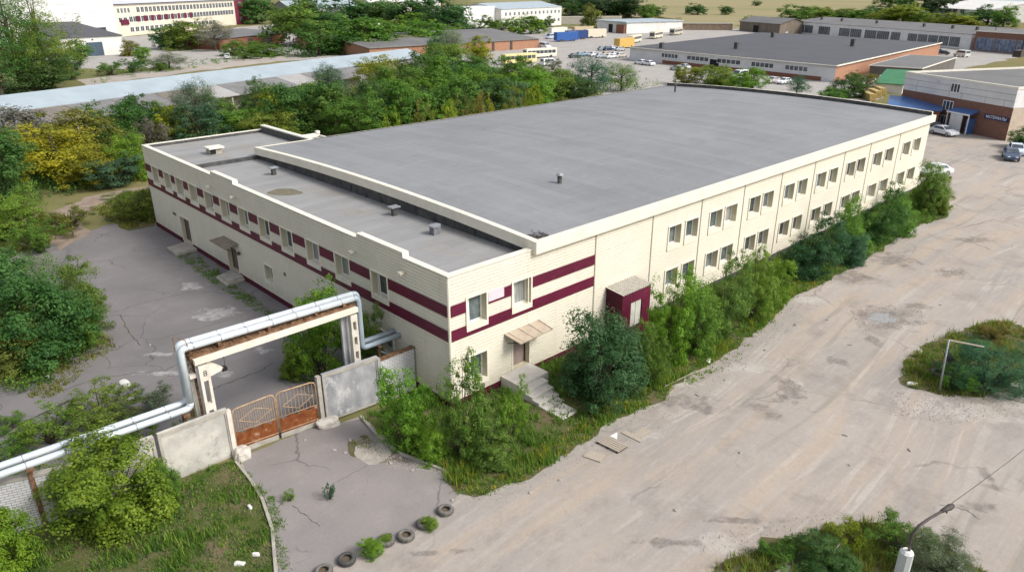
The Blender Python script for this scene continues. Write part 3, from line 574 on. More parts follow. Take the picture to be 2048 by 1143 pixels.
ar.quad((12.3, YB+.3, 7.36), (16.4, YB+.3, 7.36), (16.4, 42.6, 7.36), (12.3, 42.6, 7.36))
aroof = ar.build('annex_roof', [AROOF, BITU], B)
cp = MB(); cw = .37
for a, b, h in ((0, 4.0, H_LOW), (4.0, 8.8, H_TOP), (8.8, 26.5, H_LOW), (26.5, 30.7, H_TOP), (30.7, LY, H_LOW)):
    cp.box(-.05, a if a else -.05, h-.07, cw, b, h); cp.box(.03, a+.02, 7.5, cw-.04, b-.02, h-.07, 1)
for y, s in ((4.0, 1), (8.8, -1), (26.5, 1), (30.7, -1)): cp.box(-.05, y-.012*s, H_LOW-.02, cw, y+.05*s, H_TOP-.07)
cp.box(cw, -.05, H_LOW-.07, 6.3, cw, H_LOW); cp.box(cw-.04, .03, 7.5, 6.55, cw-.04, H_LOW-.07, 1)
cp.box(cw, LY-.35, H_LOW-.05, 12.2, LY+.03, H_LOW); cp.box(cw, LY-.33, 7.8, 12.2, LY-.02, H_LOW-.05, 1)
cp.box(11.95, YB+.1, 8.5, 12.45, LY-.36, 8.62); cp.box(11.98, YB+.12, 7.7, 12.4, LY-.4, 8.5, 1)
cp.box(12.46, 42.5, 7.4, 16.5, 42.85, 7.75); cp.box(16.4, YB+.4, 7.3, 16.6, 42.49, 7.55); cp.box(16.1, 42.4, 7.75, 16.5, 42.8, 8.0)
cp.build('coping', [COPE, BITU], B)
# roof vents
def vent_t(x, y, z, par):
    mb = MB(); mb.box(x-.16, y-.16, z, x+.16, y+.16, z+.55, 0); mb.box(x-.36, y-.3, z+.58, x+.36, y+.3, z+.66, 1); mb.box(x-.1, y-.1, z+.55, x+.1, y+.1, z+.58, 0); return mb.build('roof_vent', [BITU, METALG], par)
vent_t(4.75, 29.4, 7.56, aroof); vent_t(5.4, 12.7, 7.56, aroof)
mb = MB(); mb.prism([(4.95+.34*math.cos(a)*(1.2 if abs(math.cos(a)) > .7 else 1), 7.5+.34*math.sin(a)) for a in np.linspace(0, 6.283, 17)[:-1]], 8.08, 8.18, 1); mb.box(4.68, 7.26, 7.56, 5.22, 7.74, 8.08); mb.build('roof_vent', [mat('grey_vent', (.19, .195, .21), (.14, .14, .15), 3, .7), METALG], aroof)
mb = MB(); mb.box(3.5, 39.35, 7.84, 4.6, 40.3, 8.35, 0); mb.box(3.35, 39.15, 8.37, 4.8, 40.45, 8.5, 1); mb.box(3.5, 39.3, 7.9, 4.0, 39.35, 8.3, 2); mb.build('roof_hatch', [mat('render', (.40, .36, .29), (.28, .26, .22), 3), COPE, DARKM], aroof)
mb = MB(); mb.tube([(16.5, 7.45, 8.7), (16.5, 7.45, 9.45)], .17, 12, 0); mb.tube([(16.5, 7.45, 9.45), (16.5, 7.45, 9.52), (16.5, 7.45, 9.62)], [.27, .25, .12], 12, 1); mb.build('roof_vent', [BITU, METALG], roof)
mb = MB(); mb.tube([(63, 30, 8.9), (63, 30, 9.8)], .12, 8, 0); mb.tube([(63, 30, 9.75), (63, 30, 9.9)], .2, 8, 0); mb.build('roof_vent', BITU, roof)
tag_d = sheet('roof_silt', [G(570+34*math.cos(a)*(1+.2*math.sin(3*a)), 384+7*math.sin(a), 7.56)[:2] for a in np.linspace(0, 6.28, 17)[:-1]], 7.572, mat('silt', (.13, .115, .08), (.2, .18, .13), 4, 1, .1, .4, 9), 0); tag_d.parent = aroof; del tag_d['kind']
mb = MB(); r = random.Random(5)
for k in range(60): x, y = 6.9+r.random()*.9, .15+abs(r.gauss(0, .5)); a = r.random()*6; mb.bar((x, y, 8.6), (x+.25*math.cos(a), y+.25*math.sin(a), 8.62+r.random()*.05), .03, .02)
mb.build('roof_debris', METALD, roof)
for y, z in ((31.14, 7.15), (26.51, 7.19), (9.22, 7.2), (3.92, 7.3)):
    mb = MB(); mb.bar((0, y, z), (-.28, y, z+.05), .05, .05, 0); mb.box(-.42, y-.14, z-.08, -.14, y+.14, z+.06, 0); mb.box(-.38, y-.11, z-.1, -.18, y+.11, z-.08, 1); mb.build('wall_lamp', [TRIM, METALD], B)
mb = MB(); mb.bar((0, 27.0, 2.35), (-.2, 27.0, 2.5), .04, .04); mb.box(-.3, 26.9, 2.25, -.12, 27.1, 2.5); mb.build('wall_lamp', METALD, B)
for y, z, w_, h in ((41.2, 2.55, .8, .25), (19.4, 2.72, .3, .28)):
    mb = MB(); fbox(mb, 'S', y-w_/2, y+w_/2, .0, .05, z-h/2, z+h/2, 0)
    for k in range(4): fbox(mb, 'S', y-w_/2+.04, y+w_/2-.04, .05, .07, z-h/2+.03+k*h/4.4, z-h/2+.06+k*h/4.4, 1)
    mb.build('vent_grille', [mat('olive_grille', (.30, .27, .18)), METALD], B)
mb = MB(); fbox(mb, 'F', 2.78, 3.98, .04, .09, 5.86, 6.46); pl_ = mb.build('blank_sign', mat('lilac_panel', (.62, .56, .60), (.56, .51, .55), 2, .5), B); pl_['label'] = 'pale lilac blank sign panel between the two front windows'
# ---------------------------------------------------------------- fence, gates
def panel(name, label, cat, a, b, h, m, t=.16, rim=True, group=None, z0=.0):
    L_ = math.hypot(b[0]-a[0], b[1]-a[1]); o = thing(name, label, cat, (a[0], a[1], 0), math.atan2(b[1]-a[1], b[0]-a[0]), group)
    mb = MB(); mb.box(0, -t/2, z0, L_, t/2, h, 0)
    if rim:
        for x0_, x1_, q0, q1 in ((0, L_, h-.22, h), (0, L_, z0, z0+.12), (0, .14, z0+.12, h-.22), (L_-.14, L_, z0+.12, h-.22)): mb.box(x0_, -t/2-.05, q0, x1_, -t/2, q1, 1)
    mb.build('slab', [m, CONC] if rim else [m, CONC], o, local=True, bevel=.012); return o, L_
panel('concrete_fence_panel', 'pale whitewashed concrete fence panel beside the rusty gates, left of them', 'fence panel', (-14.33, 4.34), (-10.98, 4.33), 2.82, CONCW)
panel('concrete_fence_panel', 'narrow worn concrete fence panel half hidden behind the yellow green bush', 'fence panel', (-17.6, 4.55), (-14.5, 4.36), 2.8, CONCW)
panel('concrete_fence_panel', 'bluish grey weathered concrete fence panel between the gates and the white brick wall', 'fence panel', (-5.98, 3.66), (-2.62, 3.38), 3.08, CONCB, z0=.12)
o, L_ = panel('brick_wall', 'short white brick wall between the grey concrete panel and the cream building', 'wall', (-2.5, 3.4), (-.12, 3.42), 2.72, WBRICK, .26, False)
mb = MB(); mb.box(-.03, -.17, 2.72, L_+.03, .17, 2.80, 0); mb.build('wall_coping', RUSTD, o, local=True)
mb = MB(); mb.box(-.2, -.2, 0, -.02, .16, 2.95, 0); mb.build('end_post', CONCB, o, local=True)
o, L_ = panel('brick_wall', 'long white brick wall at the left edge behind the large bush', 'wall', (-31, 9.3), (-17.7, 4.6), 2.55, WBRICK, .26, False)
mb = MB(); mb.box(0, -.17, 2.55, L_, .17, 2.66, 0); mb.build('wall_coping', CONC, o, local=True)
for (x, y, h, lab) in ((-10.93, 4.27, 2.7, 'concrete gate post left of the rusty gates'), (-6.17, 3.72, 3.0, 'concrete gate post right of the rusty gates')):
    o = thing('gate_post', lab, 'post', (x, y, 0)); mb = MB(); mb.box(x-.11, y-.12, 0, x+.11, y+.12, h); mb.build('post_shaft', WPOST if x < -8 else CONC, o)
def rockmesh(name, label, x, y, sx, sy, sz, seed, m, cat='rubble'):
    bm = bmesh.new(); bmesh.ops.create_icosphere(bm, subdivisions=3, radius=1); r = np.random.default_rng(seed); k = r.normal(0, 1, (5, 3)); ph = r.random(5)*6
    for v_ in bm.verts:
        c_ = np.array(v_.co); c_ = np.sign(c_)*np.abs(c_)**.6; f = 1+.10*sum(math.sin(2.2*float(c_@k[i])+ph[i]) for i in range(5))/2; v_.co = (c_[0]*sx*f, c_[1]*sy*f, max(c_[2]*sz*f, -sz*.5)+sz*.45)
    me = bpy.data.meshes.new(name); bm.to_mesh(me); bm.free(); me.materials.append(m); ob = bpy.data.objects.new(name, me); COL.objects.link(ob); ob.location = (x, y, 0); ob.rotation_euler = (0, 0, seed); return tag(ob, label, cat)
CHALK = mat('chalky_concrete', (.58, .54, .48), (.42, .39, .34), 4, .95, .1, .6, 9)
rockmesh('concrete_block', 'broken pale concrete block under the left gate post', -10.75, 3.85, .42, .38, .38, 3, CHALK); rockmesh('concrete_block', 'rough concrete lump at the foot of the right gate post', -6.0, 3.35, .62, .33, .32, 6, CHALK)
def gate(label, a, b, h0, h1, seed, dense):
    L_ = math.hypot(b[0]-a[0], b[1]-a[1]); o = thing('gate', label, 'gate', (a[0], a[1], 0), math.atan2(b[1]-a[1], b[0]-a[0]), 'gate leaves')
    hh = lambda x: h0+(h1-h0)*x/L_; z0 = .42; mb = MB(); rr = .25
    pts = [(0, 0, z0), (0, 0, hh(0)-rr), (.07, 0, hh(0)-.07), (rr, 0, hh(rr))]+[(L_-rr, 0, hh(L_-rr)), (L_-.07, 0, hh(L_)-.07), (L_, 0, hh(L_)-rr), (L_, 0, z0)]
    mb.tube(pts, .038, 8); mb.tube([(0, 0, z0), (L_, 0, z0)], .03, 6); mb.tube([(0, 0, 1.3), (L_, 0, 1.3)], .02, 6); mb.build('frame', GATEP, o, local=True, smooth=True)
    mb = MB(); k = dense
    for i in range(1, k): x = L_*i/k; mb.tube([(x, 0, 1.3), (x, 0, hh(x)-.02)], .014, 5)
    mb.build('bars', GATEP, o, local=True)
    mb = MB(); cx, cz = L_*.52, 1.92; q = [(cx-.85, -.03, cz-.02), (cx+.02, -.03, cz+.42), (cx+.85, -.03, cz+.05), (cx, -.03, cz-.42)]
    for i in range(4): mb.tube([q[i], q[(i+1) % 4]], .018, 5)
    mb.build('diamond_ornament', GATEP, o, local=True)
    mb = MB(); r = random.Random(seed); n_ = 16
    for i in range(n_):
        xa, xb = .05+(L_-.1)*i/n_, .05+(L_-.1)*(i+1)/n_; j = lambda x: 1.22+.07*math.sin(9*x+seed)
        mb.box(xa, -.012, .30+.02*r.random(), xb, .012, j((xa+xb)/2))
    mb.build('rusted_plate', RUST, o, local=True)
    mb = MB(); mb.box(.55 if seed == 1 else .02, -.03, .02, L_-.04, .0, .30); mb.build('bottom_plate', CONC, o, local=True)
gate('left leaf of the rusty iron gates, densely barred, solid rust on its lower half', (-10.78, 4.24), (-8.58, 4.0), 2.62, 2.78, 1, 19); gate('right leaf of the rusty iron gates, with wider spaced bars and peeling rusty plate', (-8.5, 3.99), (-6.34, 3.76), 2.78, 2.74, 2, 11)
# ---------------------------------------------------------------- pipes and their portal
def arc(p, a, b, r=.3, n=5):
    p, a, b = Vector(p), Vector(a), Vector(b); u, w_ = (a-p).normalized(), (b-p).normalized()
    s, e_ = p+u*r, p+w_*r; return [tuple((1-t)**2*s+2*t*(1-t)*p+t*t*e_) for t in [i/n for i in range(n+1)]]
def pipe_run(label, y, rad, zl, zt_, zr, x0_, x1_, yoff=0):
    o = thing('heating_pipe', label, 'pipe', (x0_, y, 0), 0, 'heating pipes'); yl = y+2.6
    P0, P1, P2, P3, P4, P5 = (-40, y+.0, zl+.45), (x0_, y, zl), (x0_, y, zt_), (x1_, y, zt_-.2), (x1_, y, zr), (-.02, y-.02, zr)
    low = [P0]+arc(P1, P0, P2); ris = arc(P2, P1, P3); top = arc(P3, P2, P4); bot = arc(P4, P3, P5)+[P5]
    mb = MB(); mb.tube(low, rad, 14, 0); mb.build('low_pipe', PIPE, o, smooth=True)
    mb = MB(); mb.tube([low[-1]]+ris+[top[0]], rad, 14, 0); mb.build('riser_and_crossing', PIPE, o, smooth=True)
    mb = MB(); mb.tube([top[0]]+top[1:]+bot, rad*.98, 14, 0); mb.build('drop_pipe', PIPED, o, smooth=True)
    mb = MB(); x = x0_+.6; t = Vector(P3)-Vector(P2)
    while x < x1_-.5: q = Vector(P2)+t*((x-x0_)/(x1_-x0_)); mb.tube([q-Vector((.02, 0, 0)), q+Vector((.02, 0, 0))], rad+.012, 14); x += 1.35
    x = -39
    while x < x0_-.4: zz = P0[2]+(zl-P0[2])*((x+40)/(x0_+40)); mb.tube([(x, y, zz), (x+.04, y, zz)], rad+.012, 14); x += 1.5
    mb.build('lagging_bands', METALG, o, smooth=True); return o
pipe_run('front heating pipe with silver lagging over the gate portal, nearer the gates', 4.86, .165, 3.2, 6.40, 3.0, -12.42, -2.62)
pipe_run('rear heating pipe with silver lagging over the gate portal, farther from the gates', 5.42, .165, 3.28, 6.42, 3.05, -12.35, -2.35)
o = thing('pipe_portal', 'cream concrete portal carrying two silver pipes above the gate', 'pipe support', (-11.7, 4.95, 0))
mb = MB(); mb.box(-12.0, 4.45, 5.52, -2.9, 4.70, 5.80, 0); mb.build('crossbeam', mat('cream_beam', (.72, .665, .58), (.63, .57, .48), 1.2, .8, .2, grime=((.36, .24, .15), 2.6, .60, .74)), o, bevel=.01)
mb = MB(); mb.box(-12.1, 4.71, 5.70, -2.9, 5.75, 5.92, 0); r = random.Random(3)
for k in range(60): x = -12+r.random()*9; mb.box(x, 4.73+r.random()*.3, 5.92, x+r.random()*.35, 4.9+r.random()*.4, 5.94+r.random()*.06, 0)
for x in (-10.6, -8.0, -5.3, -3.6): mb.box(x-.08, 4.7, 5.97, x+.08, 5.6, 6.2, 0)
mb.build('rusty_tray', RUSTD, o)
def perf_post(x, y, w_, d, h, slots, m):
    mb = MB(); s = w_*.27; mb.box(x-w_/2, y, 0, x-w_/2+s, y+d, h); mb.box(x+w_/2-s, y, 0, x+w_/2, y+d, h); zs = [0]+[v_ for q in slots for v_ in q]+[h]
    for a, b in zip(zs[::2], zs[1::2]): mb.box(x-w_/2+s, y+.003, a, x+w_/2-s, y+d-.003, b)
    return mb
p = perf_post(-11.62, 4.48, .50, .30, 5.4, [(.6, 1.6), (2.0, 2.9), (3.25, 4.55)], WPOST).build('perforated_post', WPOST, o)
text_mesh('8', .42, 'painted_mark', METALD, p, (-11.60+11.7, 4.655-4.95, 5.02), (math.radians(90), 0, 0), .003); p.children[0].location = (.10, -.478, 4.95)
mb = perf_post(-3.2, 4.48, .42, .30, 5.4, [(.8, 1.35), (1.75, 2.25), (2.65, 3.15), (3.55, 4.05), (4.45, 5.0)], WPOST); mb.build('perforated_post', WPOST, o)
mb = MB(); mb.box(-3.75, 4.98, 0, -3.43, 5.15, 5.6); mb.box(-3.42, 5.35, 0, -3.1, 5.6, 5.85); mb.build('rear_post', CONCB, o)
mb = MB(); mb.add([(-11.35, 4.68, 5.5), (-10.55, 4.68, 4.75), (-11.35, 4.68, 4.6), (-11.35, 4.9, 5.5), (-10.55, 4.9, 4.75), (-11.35, 4.9, 4.6)], [(0, 2, 1), (3, 4, 5), (0, 1, 4, 3), (1, 2, 5, 4), (2, 0, 3, 5)]); mb.box(-10.7, 4.65, 4.62, -10.45, 4.93, 4.82, 1); mb.build('corner_bracket', [mat('cream_beam', (0, 0, 0)), DARKM], o)
mb = MB(); mb.tube([(-10.5, 4.8, 4.8), (-10.47, 4.8, 5.62)], .015, 5); mb.tube([(-10.5, 4.8, 5.3), (-10.5, 4.72, 5.55)], .04, 6); mb.build('hanging_rod', METALD, o)
for xy, w_ in (((-12.0, 5.3), .2), ((-11.75, 5.55), .14), ((-12.2, 5.55), .12)):
    mb = MB(); mb.bar((xy[0], xy[1], 0), (xy[0]-.05, xy[1], 5.86), w_, w_); mb.build('rusty_post', WPOST if w_ > .15 else RUSTD, o)
mb = MB(); mb.box(-12.25, 4.75, 4.75, -11.95, 5.3, 4.95); mb.build('clamp', WPOST, o)
mb = MB(); mb.tube([(-12.6, 5.0, 6.3), (-12.6, 5.0, 7.05), (-12.15, 4.75, 6.85), (-12.0, 4.7, 6.0)], .025, 6); mb.build('bent_rod', RUSTD, o)
mb = MB(); r = random.Random(8)
for k in range(40): x, y, z = -12.15+r.random()*.5, 4.7+r.random()*.5, 5.0+r.random()*1.1; mb.tube([(x, y, z), (x+r.uniform(-.2, .2), y+r.uniform(-.1, .1), z+r.uniform(-.25, .25))], .02, 4)
mb.build('rusty_tangle', RUSTD, o)
o = thing('pipe_stand', 'dark rusty steel stand under the pipes next to the cream wall', 'pipe support', (-1.55, 4.9, 0)); mb = MB(); mb.box(-1.63, 4.75, 0, -1.47, 4.95, 3.1); mb.box(-1.66, 4.6, 2.72, -1.44, 5.7, 2.82); mb.build('stand_frame', RUSTD, o)
mb = MB(); mb.tube([(-1.45, 4.8, 2.4), (-.2, 4.9, 1.5)], .035, 6); mb.build('stay', PIPE, o)
o = thing('pipe_stand', 'rusty steel stand under the low pipes above the left brick wall', 'pipe support', (-19.4, 5.1, 0)); mb = MB(); mb.box(-19.5, 5.0, 0, -19.3, 5.2, 3.2); mb.box(-19.55, 4.6, 3.1, -19.25, 5.7, 3.22); mb.build('stand_frame', RUSTD, o)
o = thing('pipe_stand', 'rusty steel stand below the foot of the left riser', 'pipe support', (-12.75, 5.1, 0)); mb = MB(); mb.box(-12.83, 5.0, 0, -12.67, 5.2, 2.95); mb.box(-12.9, 4.6, 2.9, -12.6, 5.7, 3.0); mb.bar((-12.7, 5.0, 2.7), (-12.0, 4.9, 2.3), .05, .05); mb.build('stand_frame', RUSTD, o)
# ---------------------------------------------------------------- background buildings
def block(name, label, cat, a, b, depth, h, wall_m, roof_m, roof='flat', over=.25, rise=1.2, group=None, base=None):
    """front wall from a to b (seen from the camera side), depth away to the left of a->b"""
    L_ = math.hypot(b[0]-a[0], b[1]-a[1]); o = thing(name, label, cat, (a[0], a[1], 0), math.atan2(b[1]-a[1], b[0]-a[0]), group)
    mb = MB(); mb.box(0, 0, 0, L_, depth, h)
    if base: mb.box(-.03, -.04, 0, L_+.03, 0, base[1], 1)
    if roof == 'gable': mb.add([(0, 0, h), (0, depth, h), (0, depth/2, h+rise), (L_, 0, h), (L_, depth, h), (L_, depth/2, h+rise)], [(0, 2, 1), (3, 4, 5)])
    mb.build('walls', [wall_m] + ([base[0]] if base else []), o, local=True)
    mb = MB(); e = over
    if roof == 'flat':
        mb.box(-e, -e, h+.004, L_+e, depth+e, h+.22, 1); mb.quad((-e+.3, -e+.3, h+.226), (L_+e-.3, -e+.3, h+.226), (L_+e-.3, depth+e-.3, h+.226), (-e+.3, depth+e-.3, h+.226), 0)
    elif roof == 'shed': slab(mb, (-e, -e, h+.02), (L_+e, -e, h+.02), (L_+e, depth+e, h+rise), (-e, depth+e, h+rise), .15)
    elif roof == 'gable':
        slab(mb, (-e, -e, h-.05), (L_+e, -e, h-.05), (L_+e, depth/2, h+rise+.12), (-e, depth/2, h+rise+.12), .12); slab(mb, (L_+e, depth+e, h-.05), (-e, depth+e, h-.05), (-e, depth/2+.02, h+rise+.12), (L_+e, depth/2+.02, h+rise+.12), .12)
    mb.build('roof', [roof_m, COPE], o, local=True); return o, L_
WCACHE = {}
def wins(o, x0, x1, z0, z1, n, gap=.3, glass=None, frame=None, y=-.0, mull=1, side=0):
    glass = glass or GLASSD; frame = frame or WHITE; wd = (x1-x0-gap*(n-1))/n; key = (round(wd, 2), round(z1-z0, 2), glass.name, frame.name, mull)
    if key not in WCACHE:
        mb = MB(); f = .09; H_ = z1-z0
        mb.box(0, -.06, 0, wd, .0, f); mb.box(0, -.06, H_-f, wd, 0, H_); mb.box(0, -.06, f, f, 0, H_-f); mb.box(wd-f, -.06, f, wd, 0, H_-f)
        for k in range(mull): c_ = wd*(k+1)/(mull+1); mb.box(c_-.05, -.05, f, c_+.05, 0, H_-f)
        w_ = mb.build('window', frame); g_ = MB(); g_.quad((f, -.025, f), (wd-f, -.025, f), (wd-f, -.025, H_-f), (f, -.025, H_-f)); p_ = g_.build('pane', glass, w_, local=True)
        WCACHE[key] = (w_.data, p_.data); bpy.data.objects.remove(p_); bpy.data.objects.remove(w_)
    a, b = WCACHE[key]
    for i in range(n):
        w_ = bpy.data.objects.new('window', a); COL.objects.link(w_); w_.parent = o; w_.location = (x0+i*(wd+gap), y, z0); w_.rotation_euler = (0, 0, side)
        p_ = bpy.data.objects.new('pane', b); COL.objects.link(p_); p_.parent = w_
def part(o, name, m, boxes, label=None):
    mb = MB()
    for b in boxes: mb.box(*b)
    p_ = mb.build(name, m, o, local=True)
    if label: p_['label'] = label
    return p_
# long shed with the pale blue roof
a, b = (-60, 89.8), (100, 136.1); o, L_ = block('long_shed', 'very long low shed with pale blue ridge roof and patched grey slabs', 'shed', a, b, 11, 4.5, GREYSHEET, BLUEROOF, 'gable', .4, 1.6)
o2 = thing('lean_to', 'lean-to roof of worn grey slabs along the long blue roofed shed', 'shed', (a[0], a[1], 0), math.atan2(b[1]-a[1], b[0]-a[0])); mb = MB(); r = random.Random(4); x = 0; k = 0
while x < L_-30:
    wd = r.uniform(4, 9); slab(mb, (x, -7.0, 3.0), (x+wd-.1, -7.0, 3.0), (x+wd-.1, -.5, 4.35), (x, -.5, 4.35), .18, k % 3 if r.random() < .7 else 0); x += wd; k += 1
mb.build('roof', [GREYSHEET, mat('brown_slab', (.20, .175, .15), (.15, .13, .115), .5, .9), mat('light_slab', (.36, .35, .34), (.30, .29, .28), .4, .9)], o2, local=True)
mb = MB(); x = 2
while x < L_-30: mb.box(x, -6.7, 0, x+.3, -6.4, 2.8); x += 6
mb.box(0, -4.2, 0, L_-30, -4.0, 3.2); mb.build('posts_and_back_wall', CONC, o2, local=True)
# top left
o, L_ = block('industrial_hall', 'tall windowless white panel hall at the top left', 'hall', (20, 318), (86.5, 345), 60, 30, PANELW, GROOF)
for z in (3.6, 7.2, 10.8, 14.4, 18, 21.6): part(o, 'panel_joint', JOINT, [(0, -.03, z, L_, 0, z+.09)])
part(o, 'window_band', GLASSD, [(46, -.05, 2.6, 66, -.0, 4.8)]); 
for x in (24, 36, 48): part(o, 'panel_joint', JOINT, [(x, -.035, 3.7, x+.1, -.03, 29)])
o, L_ = block('garage', 'low white garage with black roof and a big dark blue gate', 'garage', (42, 254), (61.2, 255.2), 46, 6.2, WHITEW, DROOF, 'shed', .4, 3.0)
part(o, 'garage_door', mat('slate_blue_gate', (.07, .10, .135), (.05, .075, .10), 1), [(7.5, -.06, 0, 12.6, 0, 4.4)]); part(o, 'wall_lamp', METALD, [(9.5, -.4, 5.1, 9.9, 0, 5.4)])
o, L_ = block('office_building', 'three storey cream office block with a maroon end and rows of windows', 'building', (87, 349), (186, 426), 22, 13.6, CREAMW, mat('lilac_grey_roof', (.50, .51, .56), (.46, .47, .52), .2, .5), 'gable', .5, 4.5)
part(o, 'maroon_end', MAROONW, [(L_-17, -.12, 0, L_+.1, 0, 13.5)]); part(o, 'entrance_sign', MAROON, [(4, -.5, 5.0, 9.5, 0, 7.2)]); part(o, 'eaves', METALD, [(0, -.6, 13.62, L_, -.1, 13.95)])
wins(o, 3, 12, 10.0, 12.2, 4, .8); wins(o, 17, L_-19, 9.9, 12.4, 28, .7); wins(o, 3, 9, 6.0, 8.2, 2, 1); wins(o, 10.5, L_-19, 5.9, 8.4, 32, .35); wins(o, 10, L_-40, 1.6, 3.8, 20, 1.0)
for i in range(9): part(o, 'maroon_infill', MAROON, [(16+i*5.6, -.08, 5.85, 18.4+i*5.6, -.062, 8.45)])
for z in (10, 6, 2): wins(o, L_-12, L_-9.6, z, z+2.3, 1, y=-.13)
# brick garages, mid left
o, L_ = block('brick_garage', 'low red brick garage with a dark grey roof among trees', 'garage', (92, 249), (127, 267), 20, 3.9, RBRICK, GROOF, 'shed', .5, 1.2)
part(o, 'door', METALD, [(16, -.06, 0, 19, 0, 3)]); part(o, 'door', GREYSHEET, [(26, -.06, 0, 30, 0, 3.2)])
o, L_ = block('storage_hall', 'grey plank storage hall with a pale blue roof behind the trees', 'hall', (215, 430), (265, 425), 30, 8, mat('grey_planks', (.30, .29, .30), (.2, .19, .2), .6, .9, stretch=(3, 3, .3)), BLUEROOF, 'gable', .5, 4)
o, L_ = block('storage_hall', 'distant cream hall with a rounded white roof above the trees', 'hall', (300, 470), (352, 450), 25, 9, WHITEW, WHITEW, 'gable', .3, 3)
o, L_ = block('brick_workshop', 'low orange brick workshop with black flat roof and pilasters', 'workshop', (112, 180.6), (181, 173), 62, 3.4, OBRICK, GROOF, 'gable', .4, 2.2)
for x in (40, 48, 56): part(o, 'pilaster', METALD, [(x, -.15, 0, x+1, 0, 3.2)])
for x in (12, 17): part(o, 'chimney_pipe', WHITE if x == 17 else METALG, [(x, 26, 4, x+.7, 26.7, 9.4 if x == 17 else 7.4)])
part(o, 'chimney_pipe', METALD, [(60, 40, 4.5, 61, 41, 7.2)])
o, L_ = block('white_office', 'two storey white office with a pale blue roof and a blank stair tower', 'building', (249, 268), (306, 279), 30, 10, WHITEW, BLUEROOF, 'gable', .3, 2.6)
part(o, 'stair_tower', PANELW, [(-26, 4, 0, -.05, 16, 11.5)]); wins(o, 3, L_-2, 6.6, 8.4, 14, 2.2); wins(o, 3, L_-2, 2.2, 4.0, 12, 2.6)
wins(o, -20, -10, 5, 7, 2, 7, y=4)
o, L_ = block('yard_wall', 'plain concrete yard wall right of the white office', 'wall', (310, 283), (340, 262), .4, 4.2, CONC, CONC, 'flat', .05)
o, L_ = block('depot_building', 'small grey depot building with a blue metal roof and dark door', 'depot', (277, 227), (270.5, 203), 1, 4.9, WHITEW, BLUEROOF, 'flat')
bpy.data.objects.remove([c for c in o.children if c.name.startswith('roof')][0]); bpy.data.objects.remove([c for c in o.children if c.name.startswith('walls')][0])
part(o, 'walls', WHITEW, [(0, 0, 0, L_, 34, 4.9)]); part(o, 'roof', BLUEROOF, [(-.5, -.8, 4.92, L_+.5, 34.5, 5.35)]); part(o, 'door', DARKM, [(10, -.07, 0, 13.5, 0, 3.8)]); part(o, 'brick_porch', RBRICK, [(18, -1.2, 0, L_-.5, -.02, 3.9)])
# dark roofed warehouse
wa, wb, wc = (169.8, 121.5), (160.7, 51.5), (252, 60)
o = thing('warehouse', 'wide low warehouse with a black roof, white front panels and red brick end', 'warehouse', (160.7, 51.5, 0)); ox, oy = 160.7, 51.5
dx, dy = 9.1, 70.0; ex, ey = 96, 8.5; Hw = 3.75
fp = [(0, 0), (ex, ey), (ex+dx, ey+dy), (dx, dy)]
mb = MB(); mb.add([(x, y, z) for z in (0, Hw) for x, y in fp], [(3, 0, 4, 7)], 0); mb.add([(x, y, z) for z in (0, Hw) for x, y in fp], [(0, 1, 5, 4)], 1); mb.add([(x, y, z) for z in (0, Hw) for x, y in fp], [(1, 2, 6, 5), (2, 3, 7, 6)], 0)
mb.build('walls', [PANELW, OBRICK], o, local=True)
mb = MB(); mid0, mid1 = (dx/2-.3, dy/2, Hw+.30), (ex+dx/2, ey+dy/2, Hw+.30)
slab(mb, (-.6, -.3, Hw+.12), (ex, ey-.3, Hw+.12), mid1, mid0, .2); slab(mb, mid0, mid1, (ex+dx, ey+dy+.3, Hw+.12), (dx-.6, dy+.3, Hw+.12), .2); mb.build('roof', DROOF, o, local=True)
mb = MB(); mb.bar((-.65, -.4, Hw+.18), (ex, ey-.4, Hw+.18), .3, .28); mb.bar((-.65, -.4, Hw+.12), (dx-.7, dy+.3, Hw+.12), .3, .2); mb.build('roof_edge', COPE, o, local=True)
rz = math.atan2(-dy, -dx); LW = math.hypot(dx, dy)
fr = bpy.data.objects.new('front_facade', None); 
mb = MB(); ux, uy = -dx/LW, -dy/LW; nx, ny = uy, -ux
def fw_pt(s, d, z): return (dx+ux*s+nx*d, dy+uy*s+ny*d, z)
for s0_, s1_ in ((14, 22),): mb.add([fw_pt(s, d, z) for s in (14, 67) for d in (.0, .06) for z in (0, 1.0)], [(2, 6, 7, 3), (3, 7, 5, 1)])
mb.build('brick_plinth', RBRICK, o, local=True)
for s0_, s1_ in ((13.5, 20), (23.5, 31.5), (34.5, 42.5), (46, 53), (56.5, 63), (24, 24.1)):
    if s1_-s0_ < 1: continue
    wd = s1_-s0_; w_ = MB(); w_.box(0, -.08, 0, wd, 0, .12); w_.box(0, -.08, 1.2, wd, 0, 1.32)
    for k in range(6): x = wd*k/5; w_.box(max(x-.07, 0), -.08, .12, min(x+.07, wd), 0, 1.2)
    q = w_.build('window', WHITE, o, local=True); q.location = fw_pt(s0_, .0, 1.75); q.rotation_euler = (0, 0, rz)
    g = MB(); g.quad((0, -.04, .1), (wd, -.04, .1), (wd, -.04, 1.22), (0, -.04, 1.22)); g.build('pane', GLASSD, q, local=True)
d_ = MB(); d_.box(0, -.06, 0, 3.2, 0, 2.6); q = d_.build('door', DARKM, o, local=True); q.location = fw_pt(32, 0, 0); q.rotation_euler = (0, 0, rz)
for px_, py_, hh_ in ((25, 42, 1.3), (60, 22, 1.6), (12, 60, 1.0), (80, 60, 1.2)): part(o, 'roof_vent', BITU, [(px_, py_, 3.9, px_+1.1, py_+1.1, 4.5+hh_)])
